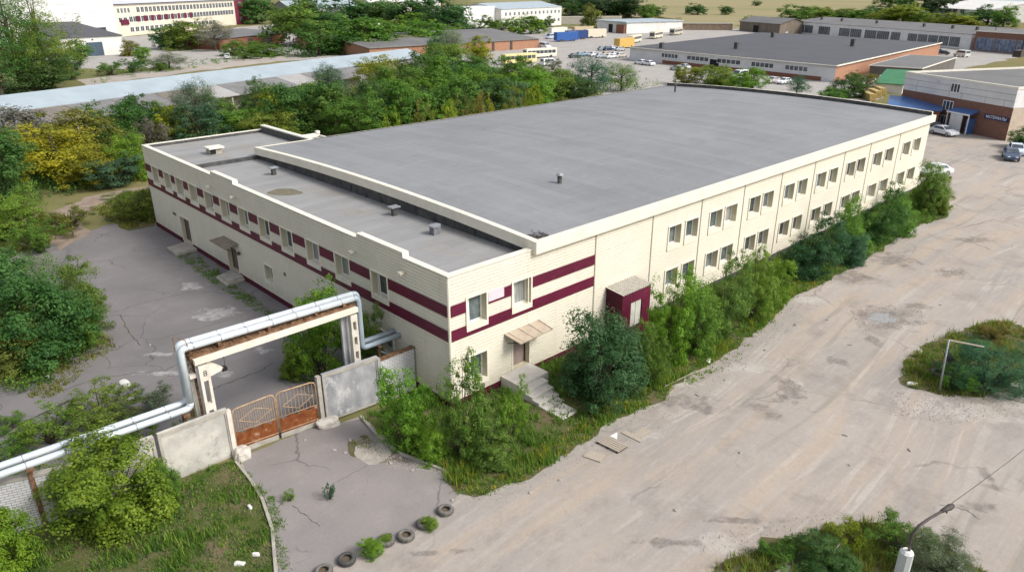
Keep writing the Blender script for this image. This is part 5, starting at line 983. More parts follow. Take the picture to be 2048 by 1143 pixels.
for a in [
 ('poplar', 45, 182, -45, 120, 'g', 'tall poplar at the top left corner'), ('poplar', 100, 178, -20, 130, 'l', 'tall light green poplar in front of the white hall'), ('poplar', 5, 195, -20, 110, 'd', 'dark poplar at the left edge'),
 ('mass', 140, 160, 95, 50, 'd', 'dark bush at the right foot of the poplars'), ('mass', 60, 185, 120, 110, 'd', 'shady bush beneath the poplars'),
 ('mass', 165, 118, 82, 32, 'g', 'small tree left of the white garage gate'), ('mass', 262, 112, 82, 28, 'o', 'olive bush right of the white garage'), ('mass', 287, 128, 95, 26, 'br', 'bright small bush near the white garage'),
 ('scrub', 222, 150, 124, 50, 'g', 'green scrub along the track'), ('scrub', 262, 145, 118, 55, 'd', 'dark scrub along the track'), ('willow', 340, 138, 106, 72, 'e', 'silvery shrub beside the track', ), ('scrub', 315, 142, 122, 50, 'g', 'low scrub left of the silvery shrub'),
 ('far', 330, 98, 55, 45, 'd', 'dark round tree in front of the cream office'), ('far', 375, 100, 42, 62, 'l', 'light green tree in front of the cream office'), ('willow', 432, 102, 38, 66, 'e', 'grey green tree beside the brick garage'), ('mass', 350, 95, 62, 40, 'g', 'green tree between the dark and light ones'),
 ('mass', 465, 112, 82, 40, 'g', 'bush in front of the brick garage'), ('mass', 500, 108, 85, 45, 'br', 'fresh green bush in front of the brick garage'), ('mass', 535, 112, 88, 50, 'g', 'bush at the right of the brick garage'), ('scrub', 490, 118, 105, 60, 'g', 'weeds by the white car'),
 ('far', 516, 48, -12, 60, 'd', 'tall dark tree right of the maroon office end'), ('far', 555, 40, 8, 25, 'd', 'small dark tree by the grey storage hall'),
 ('far', 600, 92, 12, 108, 'g', 'large round tree in front of the storage hall'), ('far', 655, 85, 14, 80, 'd', 'dark tree right of the large round one'), ('far', 702, 62, -8, 92, 'd', 'tall dark tree in the clump at the top'), ('far', 765, 60, 2, 100, 'g', 'green tree in the clump at the top'),
 ('far', 828, 68, -10, 125, 'd', 'tallest tree in the clump at the top'), ('far', 885, 75, -2, 95, 'd', 'dark tree at the right of the clump'), ('far', 735, 106, 36, 105, 'g', 'round leafy tree in front of the clump'), ('far', 785, 102, 64, 85, 'y', 'yellow green tree in front of the clump'),
 ('far', 640, 112, 50, 66, 'd', 'shaded tree low in the clump'), ('far', 690, 108, 64, 80, 'd', 'dark bush above the long shed'), ('far', 665, 108, 78, 40, 'l', 'small light tree above the long shed'), ('far', 935, 66, 40, 55, 'g', 'tree left of the stair tower'), ('far', 890, 85, 50, 70, 'g', 'tree behind the chimney pipe'),
 ('far', 985, 68, 33, 42, 'g', 'tree before the stair tower'), ('far', 1025, 68, 36, 50, 'br', 'bright tree in front of the white office'), ('far', 1062, 68, 32, 44, 'l', 'light tree in front of the white office'), ('far', 1090, 64, 34, 30, 'g', 'small tree at the right of the white office'),
 ('far', 1182, 56, 12, 38, 'o', 'olive round tree left of the depot'), ('far', 1143, 32, 8, 34, 'd', 'clipped dark tree behind the yard wall'), ('far', 1175, 30, -12, 70, 'k', 'very dark tree in the row behind the depot'), ('far', 1215, 36, -10, 80, 'k', 'very dark tall tree behind the depot'), ('far', 1258, 36, -6, 75, 'k', 'dark tree at the right of the row behind the depot'), ('far', 1130, 15, -15, 70, 'd', 'dark tree behind the white office'),
 ('far', 1290, 38, 10, 34, 'g', 'green tree at the edge of the brown field'), ('far', 1312, 34, 14, 28, 'd', 'small tree at the edge of the brown field'), ('far', 1395, 30, 8, 30, 'd', 'tree behind the weathered barn'), ('far', 1378, 28, 14, 16, 'd', 'little tree behind the weathered barn'), ('far', 1452, 30, 13, 24, 'd', 'lone tree right of the weathered barn'), ('far', 1492, 52, 33, 20, 'd', 'small tree by the white vans'),
 ('far', 1515, 12, 2, 16, 'd', 'tiny tree in the brown field'), ('scrub', 1330, 46, 34, 60, 'o', 'olive weeds on the bank behind the depot'), ('scrub', 1312, 52, 40, 40, 'g', 'green weeds on the bank behind the depot'),
 ('far', 1592, 46, 12, 52, 'g', 'round tree at the left end of the long workshop'), ('far', 1630, 36, 14, 40, 'o', 'olive hedge tree behind the workshop'), ('far', 1662, 36, 16, 40, 'o', 'second olive hedge tree behind the workshop'), ('far', 1698, 38, 18, 44, 'o', 'third olive hedge tree behind the workshop'),
 ('far', 1738, 38, 14, 28, 'b', 'blue green tree behind the workshop'), ('far', 1766, 40, 10, 36, 'd', 'dark tree behind the workshop'), ('far', 1762, 44, 22, 46, 'y', 'yellow tree behind the workshop'), ('far', 1806, 48, 10, 74, 'y', 'large yellow green tree behind the workshop'),
 ('far', 1862, 40, -14, 52, 'k', 'tall very dark tree before the hangar'), ('far', 1890, 54, 27, 64, 'y', 'yellow green bush before the hangar'), ('far', 1942, 50, 24, 34, 'd', 'dark tree right of the hangar'), ('far', 1974, 50, 12, 42, 'd', 'dark round tree right of the hangar'), ('far', 2006, 54, 14, 36, 'g', 'green tree near the top right corner'), ('far', 1925, 56, 38, 50, 'y', 'low yellow bush right of the hangar'),
 ('far', 2035, 40, 18, 30, 'd', 'dark tree in the top right corner'),
 ('far', 1810, 22, -10, 30, 'd', 'dark tree on the skyline before the far wall'), ('far', 1780, 14, -12, 46, 'd', 'dark tree on the skyline left of the other'), ('far', 1935, 12, -10, 60, 'k', 'dark tree on the skyline at the right'), ('far', 2000, 14, -12, 60, 'k', 'dark tree on the skyline at the right edge'),
 ('mass', 1500, 182, 137, 66, 'br', 'bright green round bush before the warehouse front'), ('mass', 1425, 172, 132, 72, 'l', 'light green bush before the warehouse front'), ('mass', 1372, 170, 135, 46, 'y', 'yellowish bush by the far roof corner'), ('mass', 1455, 172, 148, 40, 'l', 'low light bush before the warehouse front'),
 ('willow', 1592, 192, 150, 48, 'b', 'thin tree beyond the end parapet of the hall'), ('mass', 1692, 196, 150, 54, 'd', 'leafy tree before the brick warehouse end'), ('mass', 1722, 182, 148, 36, 'o', 'olive tree by the brick warehouse end'), ('mass', 1662, 204, 178, 42, 'g', 'low bush beyond the end parapet of the hall'),
 ('mass', 2040, 296, 255, 44, 'd', 'dark bush at the right edge beside the panelled building'),

 ('far', 1612, 38, 16, 34, 'g', 'hedge tree just right of the round tree behind the workshop'), ('far', 1646, 40, 17, 36, 'l', 'light hedge tree between the first olive ones behind the workshop'), ('far', 1680, 40, 19, 36, 'g', 'green hedge tree between the olive ones behind the workshop'), ('far', 1716, 42, 20, 34, 'g', 'green hedge tree left of the blue green tree'), ('far', 1785, 46, 22, 36, 'l', 'light tree between the yellow trees behind the workshop'), ('far', 1836, 50, 24, 40, 'g', 'green tree left of the very dark one before the hangar'), ('far', 1910, 54, 30, 44, 'l', 'light bush between the hangar and the workshop'),
 ('far', 1195, 34, -4, 60, 'd', 'dark tree filling the row behind the depot'), ('far', 1236, 36, -4, 60, 'd', 'second dark tree filling the row behind the depot'), ('far', 620, 66, -4, 80, 'd', 'dark tree behind the large round one at the top'), ('far', 800, 90, 30, 90, 'g', 'green tree between the tall ones and the yellow green one at the top'), ('far', 855, 98, 45, 80, 'g', 'green tree above the left end of the brick workshop'), ('far', 575, 60, 18, 60, 'g', 'green tree at the left of the clump at the top'),
 ('mass', 640, 240, 170, 80, 'g', 'green tree beside the blue green willow'), ('mass', 790, 225, 140, 90, 'g', 'green tree between the yellow brown and the dark tree'), ('mass', 870, 218, 120, 90, 'g', 'green tree below the light green one by the workshop'), ('mass', 945, 215, 140, 90, 'br', 'fresh green tree in the belt below the workshop'), ('mass', 1080, 190, 135, 70, 'g', 'green tree right of the yellow bus'), ('mass', 440, 250, 190, 70, 'g', 'green tree right of the round willow'), ('mass', 330, 275, 205, 60, 'g', 'green tree left of the yellowing bush'), ('mass', 580, 240, 180, 70, 'l', 'light tree between the yellow green and the dark bush')
]: plant(*a, 'tree' if a[0] in ('far', 'poplar', 'willow') else 'bush')
dry = plant('scrub', 228, 325, 282, 40, 'e', 'withered brown branch pile between the trees left of the building'); 
for q in dry.children: q.color = (.20, .115, .07, 1)
# ---------------------------------------------------------------- grass (stuff)
def inpoly(P_, poly):
    x, y = P_[:, 0], P_[:, 1]; c = np.zeros(len(P_), bool); n = len(poly)
    for i in range(n):
        (x1, y1), (x2, y2) = poly[i], poly[i-1]; k = (y1 > y) != (y2 > y)
        with np.errstate(divide='ignore', invalid='ignore'): c ^= k & (x < (x2-x1)*(y-y1)/(y2-y1+1e-12)+x1)
    return c
def grass(name, poly, dens, h0, h1, cols, label, blades=7, wd=.022, z=.012, spread=.12, patch=.35):
    A = np.array([p[:2] for p in poly]); lo, hi = A.min(0), A.max(0); n = int(np.prod(hi-lo)*dens); P_ = lo+RNG.random((n, 2))*(hi-lo); P_ = P_[inpoly(P_, [tuple(p) for p in A])]
    f = .5+.5*np.sin(P_[:, 0]*1.7+2*np.sin(P_[:, 1]*1.1))*np.sin(P_[:, 1]*2.1+1.5*np.sin(P_[:, 0]*.9)); P_ = P_[RNG.random(len(P_)) < patch+(1-patch)*f]; f = .5+.5*np.sin(P_[:, 0]*1.1+1.4*np.sin(P_[:, 1]*1.7)+.5)
    n = len(P_)*blades; B_ = np.repeat(P_, blades, 0)+RNG.normal(0, spread, (n, 2)); hh = (h0+(h1-h0)*np.repeat(f*RNG.random(len(P_))**.7, blades))*(.6+.8*RNG.random(n)); a = RNG.random(n)*6.283; ln = hh*(.2+.5*RNG.random(n)); w_ = wd*(.7+.9*RNG.random(n))
    V = np.empty((n, 3, 3)); V[:, 0, 0] = B_[:, 0]-np.sin(a)*w_; V[:, 0, 1] = B_[:, 1]+np.cos(a)*w_; V[:, 1, 0] = B_[:, 0]+np.sin(a)*w_; V[:, 1, 1] = B_[:, 1]-np.cos(a)*w_; V[:, :2, 2] = z
    V[:, 2, 0] = B_[:, 0]+np.cos(a)*ln; V[:, 2, 1] = B_[:, 1]+np.sin(a)*ln; V[:, 2, 2] = z+hh
    me = bpy.data.meshes.new(name); me.vertices.add(3*n); me.vertices.foreach_set('co', V.reshape(-1).astype(np.float32)); me.loops.add(3*n); me.loops.foreach_set('vertex_index', np.arange(3*n, dtype=np.int32)); me.polygons.add(n); me.polygons.foreach_set('loop_start', np.arange(0, 3*n, 3, dtype=np.int32))
    at = me.attributes.new('lv', 'FLOAT', 'POINT'); at.data.foreach_set('value', np.repeat(np.clip(np.repeat(RNG.random(len(P_)), blades)*.6+RNG.random(n)*.4, 0, 1), 3).astype(np.float32)); me.materials.append(LEAF); me.update(calc_edges=True)
    o = bpy.data.objects.new(name, me); COL.objects.link(o); o.color = (*CLR[cols], 1); return tag(o, label, 'grass', kind='stuff')
def shrink(poly, k=.97):
    c = np.mean([p[:2] for p in poly], 0); return [tuple(c+(np.array(p[:2])-c)*k) for p in poly]
VERGE = GP((548, 1150), (545, 1050), (520, 985), (472, 918), (330, 965), (150, 1030), (0, 1080), (-20, 1150))
grass('grass', VERGE, 34, .06, .42, 'g', 'grass with bare soil on the verge at the bottom left', 8, patch=.08); grass('grass', VERGE, 14, .06, .3, 'd', 'dark short grass on the bottom left verge', 8, patch=.2); grass('grass', VERGE, 9, .1, .55, 'l', 'yellowish tall grass on the bottom left verge', 7)
grass('grass', FRONT_STRIP, 16, .15, .6, 'g', 'uncut grass under the bushes along the facade', 8, .03)
EDGE = GP((890, 930), (885, 942), (912, 985), (955, 992), (1040, 962), (1140, 905), (1230, 838), (1330, 800), (1345, 770), (1440, 715), (1520, 660), (1590, 590), (1640, 570), (1600, 560), (1500, 640), (1420, 700), (1330, 750), (1200, 820), (1120, 880), (1000, 930))
grass('grass', EDGE, 22, .06, .34, 'g', 'short green grass along the edge of the bed beside the dirt road', 8, .022, patch=.1); grass('grass', EDGE, 16, .12, .55, 'l', 'bright grass along the edge of the bed beside the dirt road', 8, .022, patch=.08); grass('grass', EDGE, 7, .2, .6, 'gold', 'dry straw coloured grass at the bed edge', 6, .022)
grass('grass', ISLAND, 34, .08, .5, 'o', 'olive grass on the traffic island', 8, .026, patch=.1); grass('grass', ISLAND, 10, .15, .6, 'g', 'taller green grass on the traffic island', 8, .024, patch=.05); grass('grass', CORNER, 34, .08, .5, 'o', 'mixed grass on the bed at the bottom right', 8, .02, patch=.12); grass('grass', CORNER, 12, .15, .6, 'l', 'bright grass on the bed at the bottom right', 8, .02, patch=.05)
grass('weeds', GP((330, 845), (300, 880), (200, 935), (0, 985), (0, 940), (120, 900), (220, 850), (300, 820)), 26, .15, .6, 'l', 'weeds along the inside of the fence', 8, .024)
grass('weeds', GP((360, 490), (345, 505), (430, 570), (560, 650), (610, 690), (600, 670), (520, 605), (440, 545)), 30, .05, .3, 'g', 'weeds in the gap between the yard and the building', 8, .03)
grass('weeds', GP((130, 780), (190, 720), (225, 700), (235, 690), (180, 650), (120, 720), (60, 790), (90, 800)), 22, .08, .4, 'o', 'weeds along the left edge of the yard', 8, .026)
grass('weeds', GP((190, 420), (250, 388), (300, 380), (308, 445), (255, 458), (215, 435)), 16, .15, .6, 'o', 'weeds beside the far corner of the building', 8, .04)
grass('weeds', GP((0, 380), (290, 365), (310, 330), (620, 265), (0, 230)), 2.4, .2, .8, 'o', 'undergrowth under the trees left of the building', 7, .07, spread=.3)
grass('weeds', GP((80, 500), (150, 450), (165, 440), (90, 430), (0, 470), (0, 520)), 9, .2, .7, 'o', 'weeds left of the footpath', 7, .05)
grass('weeds', GP((700, 885), (735, 920), (770, 915), (745, 878)), 26, .03, .14, 'o', 'moss and weeds on the slab by the kerb', 6, .02); grass('weeds', GP((545, 985), (570, 1080), (575, 1143), (555, 1143), (540, 1040), (525, 985)), 40, .06, .3, 'g', 'weeds along the left kerb of the apron', 8, .02)
grass('weeds', GP((1360, 745), (1400, 715), (1500, 690), (1480, 720), (1420, 750), (1380, 770)), 10, .05, .25, 'l', 'patchy weeds on the road edge below the bushes', 7, .03)
def thicket(label, poly, n, hmax, col, leaf=.3, per=26, rad=.9):
    A = np.array([p[:2] for p in poly]); lo, hi = A.min(0), A.max(0); P_ = lo+RNG.random((n*3, 2))*(hi-lo); P_ = P_[inpoly(P_, [tuple(p) for p in A])][:n]; m = len(P_)
    h = hmax*(.35+.65*RNG.random(m)); off = RNG.normal(0, 1, (m*per, 3)); off /= np.linalg.norm(off, axis=1)[:, None]; off *= (.4+.6*RNG.random(m*per))[:, None]*rad; Q = np.empty((m*per, 3)); Q[:, :2] = np.repeat(P_, per, 0)+off[:, :2]; Q[:, 2] = np.clip(np.repeat(h, per)*(.5+.5*off[:, 2]/rad), .05, None)
    N_ = off/rad*.6+np.array([0, 0, .5])+RNG.normal(0, .4, off.shape); N_ /= np.linalg.norm(N_, axis=1)[:, None]; ln = leaf*(.6+.8*RNG.random(len(Q))); me = leafmesh('undergrowth', Q, N_, ln, ln*.6, np.clip(np.repeat(RNG.random(m), per)*.6+.4*RNG.random(m*per), 0, 1))
    o = bpy.data.objects.new('undergrowth', me); COL.objects.link(o); o.color = (*CLR[col], 1); tag(o, label, 'undergrowth', kind='stuff')
BELT = GP((0, 300), (300, 262), (520, 215), (700, 180), (860, 150), (1100, 160), (1290, 172), (1325, 172), (1000, 235), (760, 270), (640, 285), (300, 330), (0, 400))
thicket('dark green undergrowth between the trees behind the building', BELT, 900, 2.6, 'd'); thicket('mid green undergrowth between the trees behind the building', BELT, 700, 3.2, 'g'); thicket('yellowish undergrowth between the trees behind the building', BELT, 260, 2.2, 'y')
thicket('low weeds along the track behind the long shed', GP((180, 165), (330, 130), (480, 112), (700, 102), (720, 108), (480, 124), (300, 150), (190, 175)), 160, 1.3, 'g')
thicket('dark thicket low on the left side of the yard', GP((0, 780), (60, 790), (120, 740), (190, 690), (190, 600), (140, 540), (60, 520), (0, 540)), 420, 1.6, 'g', .14, 40, .6)
thicket('shrubby growth at the left of the golden tree', GP((0, 420), (120, 395), (250, 372), (300, 340), (200, 330), (0, 360)), 260, 2.0, 'd', .22)
thicket('green growth at the back of the top tree clump', GP((560, 100), (900, 80), (900, 92), (700, 112), (560, 110)), 200, 3.0, 'd', .5, 26, 1.6)
# ---------------------------------------------------------------- kerbs, tyres, litter
def kerb(pts, label):
    o = thing('kerb', label, 'kerb', pts[0]); mb = MB()
    for a, b in zip(pts, pts[1:]): mb.bar((*a[:2], .04), (*b[:2], .04), .14, .2)
    mb.build('kerb_stones', CONC, o, bevel=.01)
kerb([G(u, v) for u, v in ((722, 834), (745, 862), (768, 884), (800, 908), (845, 925), (890, 943))], 'concrete kerb between the gate apron and the green bed'); kerb([G(u, v) for u, v in ((472, 925), (500, 960), (525, 1000), (545, 1060), (552, 1143), (556, 1200))], 'old kerb along the grassy verge at the bottom left')
GRAVEL = mat('stone_grey', (.36, .325, .29), (.26, .235, .21), 6, .95, coords='obj')
def tyre_mesh(worn):
    R_, r0, wd = .37, .21, .24; mb = MB(); prof = [(r0, .02), (r0-.01, .05), (r0+.03, .0), (R_-.06, .0), (R_-.015, .03), (R_, .08), (R_, wd-.08), (R_-.015, wd-.03), (R_-.06, wd), (r0+.03, wd), (r0-.01, wd-.04), (r0+.0, wd-.06), (r0+.09, wd-.09), (r0+.09, .08), (r0, .02)]
    mb.lathe(prof, 28, 0)
    for k in range(40):
        a = 2*math.pi*k/40
        for z0, z1 in ((.05, .11), (.13, .19)):
            a2 = a+.06; mb.add([((R_-.004)*math.cos(a), (R_-.004)*math.sin(a), z0), ((R_-.004)*math.cos(a2), (R_-.004)*math.sin(a2), z0), ((R_+.012)*math.cos(a2), (R_+.012)*math.sin(a2), z0), ((R_+.012)*math.cos(a), (R_+.012)*math.sin(a), z0)]+[((q)*math.cos(b), (q)*math.sin(b), z1) for q, b in ((R_-.004, a), (R_-.004, a2), (R_+.012, a2), (R_+.012, a))], [(0, 1, 2, 3), (7, 6, 5, 4), (3, 2, 6, 7), (0, 3, 7, 4), (1, 5, 6, 2)], 0)
    return mb
for i, (u, v, m, lab, pl_) in enumerate([(648, 1146, RUBG, 'worn tyre cut off by the bottom edge, leftmost of the row', 0), (694, 1122, RUBBER, 'clean black tyre lying left of the planted tyre', 0), (746, 1106, RUBG, 'tyre overflowing with green plants, buried by growth', .5), (773, 1084, RUBG, 'dusty tyre with a little greenery inside, touching the planted one', .22), (812, 1075, RUBG, 'dusty grey tyre with clear tread, empty, in the middle of the row', 0), (850, 1050, RUBG, 'tyre half covered by weeds on its front side', .34), (891, 1024, RUBG, 'dusty tyre at the right end of the row by the road', 0)]):
    x, y, _ = G(u, v); t = tyre_mesh(1).build('tyre', m, smooth=False); t.location = (x, y, .01); t.rotation_euler = (random.uniform(-.05, .05), random.uniform(-.05, .05), i); tag(t, lab, 'tyre', 'tyres in a row on the apron edge')
    s_ = MB(); s_.lathe([(.30, .07), (.001, .07)], 16); q = s_.build('soil_fill', SOIL, t, local=True)
    if pl_:
        o = thing('potted_weeds', ['', '', 'dense green plants spilling out of the overgrown tyre', 'small leaves inside the dusty tyre', '', 'weeds sprawling over the front of the half covered tyre', ''][i], 'plant', (x+(.1 if i == 5 else 0), y-(.28 if i == 5 else 0), .05)); me, st = PROTO['bush'][i % 3]
        for nme, m_ in (('leaves', me), ('stems', st)): q = bpy.data.objects.new(nme, m_); COL.objects.link(q); q.parent = o; q.scale = (pl_*1.9+.2, pl_*1.7+.2, pl_+.18); q.color = (*CLR['br' if i == 2 else 'l'], 1)
def pallet(label, a, b, c_, slats):
    a, b, c_ = map(np.array, (a, b, c_)); o = thing('pallet' if slats > 3 else 'board', label, 'pallet' if slats > 3 else 'board', tuple(a)); mb = MB(); e1, e2 = b-a, c_-b; wd = np.linalg.norm(e1)/slats*(.78 if slats > 3 else .97)
    for k in range(slats):
        p = a+e1*(k+.5)/slats; mb.bar(p+np.array((0, 0, .13)), p+e2+np.array((0, 0, .13)), wd, .025)
    mb.build('slats', WOOD, o); mb = MB()
    for f in (.06, .5, .94): mb.bar(a+e2*f+np.array((0, 0, .06)), b+e2*f+np.array((0, 0, .06)), .1, .10)
    mb.build('runners', METALD if slats > 3 else WOOD, o)
pallet('slatted wooden pallet lying on the dirt road edge', G(1192, 886), G(1212, 874), G(1256, 895), 5)
def board(label, uv, t=.04, m=WOOD):
    o = MB(); P_ = [G(*q) for q in uv]; o.prism([p[:2] for p in P_], .012, t); tag(o.build('board', m), label, 'board')
board('flat grey plywood sheet left of the slatted pallet', [(1166, 913), (1201, 925), (1210, 910), (1178, 901)], .06); board('long plank of the sunken boards right of the pallet', [(1243, 866), (1281, 885), (1288, 879), (1250, 861)], .05); board('grey boards half sunk in the road dust behind the long plank', [(1266, 868), (1284, 876), (1304, 862), (1287, 853)], .03); board('white torn sheet under the pallet', [(1219, 872), (1234, 879), (1235, 864)], .03, WHITEW)
for i, (u, v, s, lab) in enumerate([(250, 768, .55, 'white torn bag lying on the yard behind the low pipes'), (1823, 768, .35, 'white plastic bag at the left tip of the traffic island'), (1417, 722, .30, 'white plastic sheet in the weeds under the bushes'), (500, 1015, .18, 'small white bag on the verge grass'), (480, 1128, .25, 'grey white bag at the bottom of the verge'), (1920, 1135, .35, 'white slab piece in the bottom right bed'), (92, 752, .5, 'pale grey sheet at the left edge of the yard'), (512, 1110, .18, 'white scrap near the left kerb')]):
    x, y, _ = G(u, v); rockmesh('plastic_bag', lab, x, y, s, s*.45, .10, 11+i, WHITEW, 'litter')
for i, (u, v) in enumerate([(668, 900), (860, 935), (1835, 705), (1700, 690), (1480, 905), (1530, 700), (1745, 505), (610, 880), (300, 690), (1690, 870), (905, 1000), (1350, 1020), (1940, 668), (1965, 672), (1900, 700), (1925, 690), (2010, 700), (1450, 760), (1395, 790), (1120, 960), (1060, 985), (780, 925), (800, 915), (825, 940), (700, 880), (690, 905), (1655, 640), (1590, 650), (1880, 610), (1700, 930), (1820, 900)]):
    x, y, _ = G(u, v); rockmesh('stone', 'small loose stone on the bare ground', x, y, .09+.05*(i % 3 == 0), .07, .05, 40+i, GRAVEL, 'stone').__setitem__('group', 'loose stones')
def scatter(name, label, polys, n, s0, s1, m, z=.012):
    mb = MB(); r = random.Random(77)
    for poly in polys:
        A = np.array(poly); lo, hi = A.min(0), A.max(0); P_ = lo+RNG.random((n, 2))*(hi-lo); P_ = P_[inpoly(P_, [tuple(p) for p in A])]
        for x, y in P_:
            s = r.uniform(s0, s1); a = r.random()*6.28; c_, d_ = math.cos(a)*s, math.sin(a)*s; h = s*r.uniform(.35, .8); mb.add([(x+c_, y+d_, z), (x-d_*.8, y+c_*.8, z), (x-c_, y-d_, z), (x+d_*.7, y-c_*.7, z), (x+c_*.2, y+d_*.2, z+h)], [(0, 1, 4), (1, 2, 4), (2, 3, 4), (3, 0, 4)])
    tag(mb.build(name, m), label, 'gravel', kind='stuff')
scatter('gravel', 'loose gravel along the road edge and around the traffic island', [GP((915, 990), (1330, 805), (1600, 600), (1640, 610), (1380, 830), (1000, 1010)), GP((1780, 780), (1960, 800), (2040, 760), (2048, 830), (1900, 850), (1780, 830)), GP((1400, 1110), (1650, 1040), (1880, 1060), (1990, 1130), (1900, 1050), (1650, 1020), (1400, 1070)), GP((1700, 620), (1840, 610), (1850, 650), (1720, 665)), GP((700, 880), (760, 870), (880, 945), (780, 935))], 2600, .015, .055, GRAVEL)
# street lamp
o = thing('street_lamp', 'street lamp with a concrete pole and curved rusty arm at the bottom right', 'street lamp', (-6.62, -25.16, 0)); mb = MB(); x, y = -6.62, -25.16
n8 = [(x+.155*math.cos(a), y+.155*math.sin(a)) for a in np.linspace(.4, 6.683, 9)[:-1]]; mb.prism(n8, 0, 10.5, 0); mb.build('pole', mat('pale_green_concrete', (.40, .43, .42), (.33, .35, .34), 2, .85), o)
mb = MB(); mb.lathe([(.15, 10.5), (.10, 10.56), (.001, 10.57)], 8, 0, (x, y, .004)); mb.build('pole_cap', WHITEW, o)
AR = [G(1818, 1108, 10.35), G(1819, 1085, 10.9), G(1824, 1068, 11.2), G(1838, 1050, 11.4), G(1862, 1034, 11.45), G(1890, 1018, 11.45)]
mb = MB(); mb.tube(AR, .032, 8); mb.tube([(x, y, 10.2), AR[0]], .03, 6); mb.build('arm', METALD, o, smooth=True)
A_, B_ = np.array(AR[-1]), np.array(G(1906, 1010, 11.45)); mb = MB(); mb.tube([A_-(B_-A_)*.5, A_+(B_-A_)*.1, A_+(B_-A_)*.6, B_], [.04, .055, .075, .05], 10); mb.tube([A_+(B_-A_)*.2, A_+(B_-A_)*.2+np.array((.02, -.02, -.12))], .02, 6); mb.build('lamp_head', METALD, o, smooth=True)
C0 = np.array(AR[-1])+np.array((0, 0, .05)); C1 = np.array(G(2048, 880, 9.6)); C2 = C0+(C1-C0)*3; tag((lambda m_: (m_.tube([C0+(C2-C0)*t+np.array((0, 0, -.5*math.sin(math.pi*t))) for t in np.linspace(0, 1, 12)], .008, 5), m_.build('cable', METALD))[1])(MB()), 'thin overhead cable running from the street lamp to the right edge', 'cable')
# island sign frame, dark tyre heap
P0 = G(1878, 784); Pt = (P0[0]-.55, P0[1]+.05, 3.65); o = thing('leaning_signpost', 'leaning grey pole with a horizontal timber arm on the traffic island', 'post', P0); mb = MB(); mb.tube([P0, Pt], [.055, .05], 10); mb.build('pole', METALG, o, smooth=True); E_ = G(1968, 693, 3.1); mb = MB(); mb.bar(Pt, E_, .05, .07); mb.build('arm', WOOD, o)
t = tyre_mesh(1).build('tyre', RUBBER); x, y, _ = G(1900, 742); t.location = (x+.3, y+.2, .35); t.scale = (1.9, 1.9, 1.6); t.rotation_euler = (.9, .2, .5); tag(t, 'large black tyre leaning in the traffic island grass', 'tyre'); t = tyre_mesh(1).build('tyre', RUBBER); x, y, _ = G(1878, 752); t.location = (x, y, .02); t.scale = (1.5, 1.5, 1.4); tag(t, 'black tyre lying flat in the traffic island grass', 'tyre')
mb = MB(); mb.bar(G(1640, 1143, .1), G(1680, 1085, .25), .05, .05); tag(mb.build('stick', WOOD), 'bare stick poking out of the bottom right bed', 'stick'); mb = MB(); mb.bar(G(1330, 772, .1), G(1385, 745, .2), .04, .04); tag(mb.build('stick', WOOD), 'dry pole lying in the grass below the facade bushes', 'stick'); mb = MB(); mb.prism([G(u, v)[:2] for u, v in ((1545, 1150), (1600, 1105), (1625, 1108), (1600, 1150))], .02, .1); tag(mb.build('concrete_slab', CONC), 'tilted concrete slab in the bottom right bed', 'slab')
for u, v, h, lab in ((1982, 98, 8.5, 'dark lamp pole before the blue glazed workshop'), (1710, 60, 6, 'thin pole on the field edge behind the workshop')):
    x, y, _ = G(u, v); o = thing('lamp_pole', lab, 'lamp pole', (x, y, 0)); mb = MB(); mb.tube([(x, y, 0), (x, y, h)], .14, 8); mb.bar((x, y, h), (x+1, y, h+.1), .15, .12); mb.build('shaft', METALD, o)
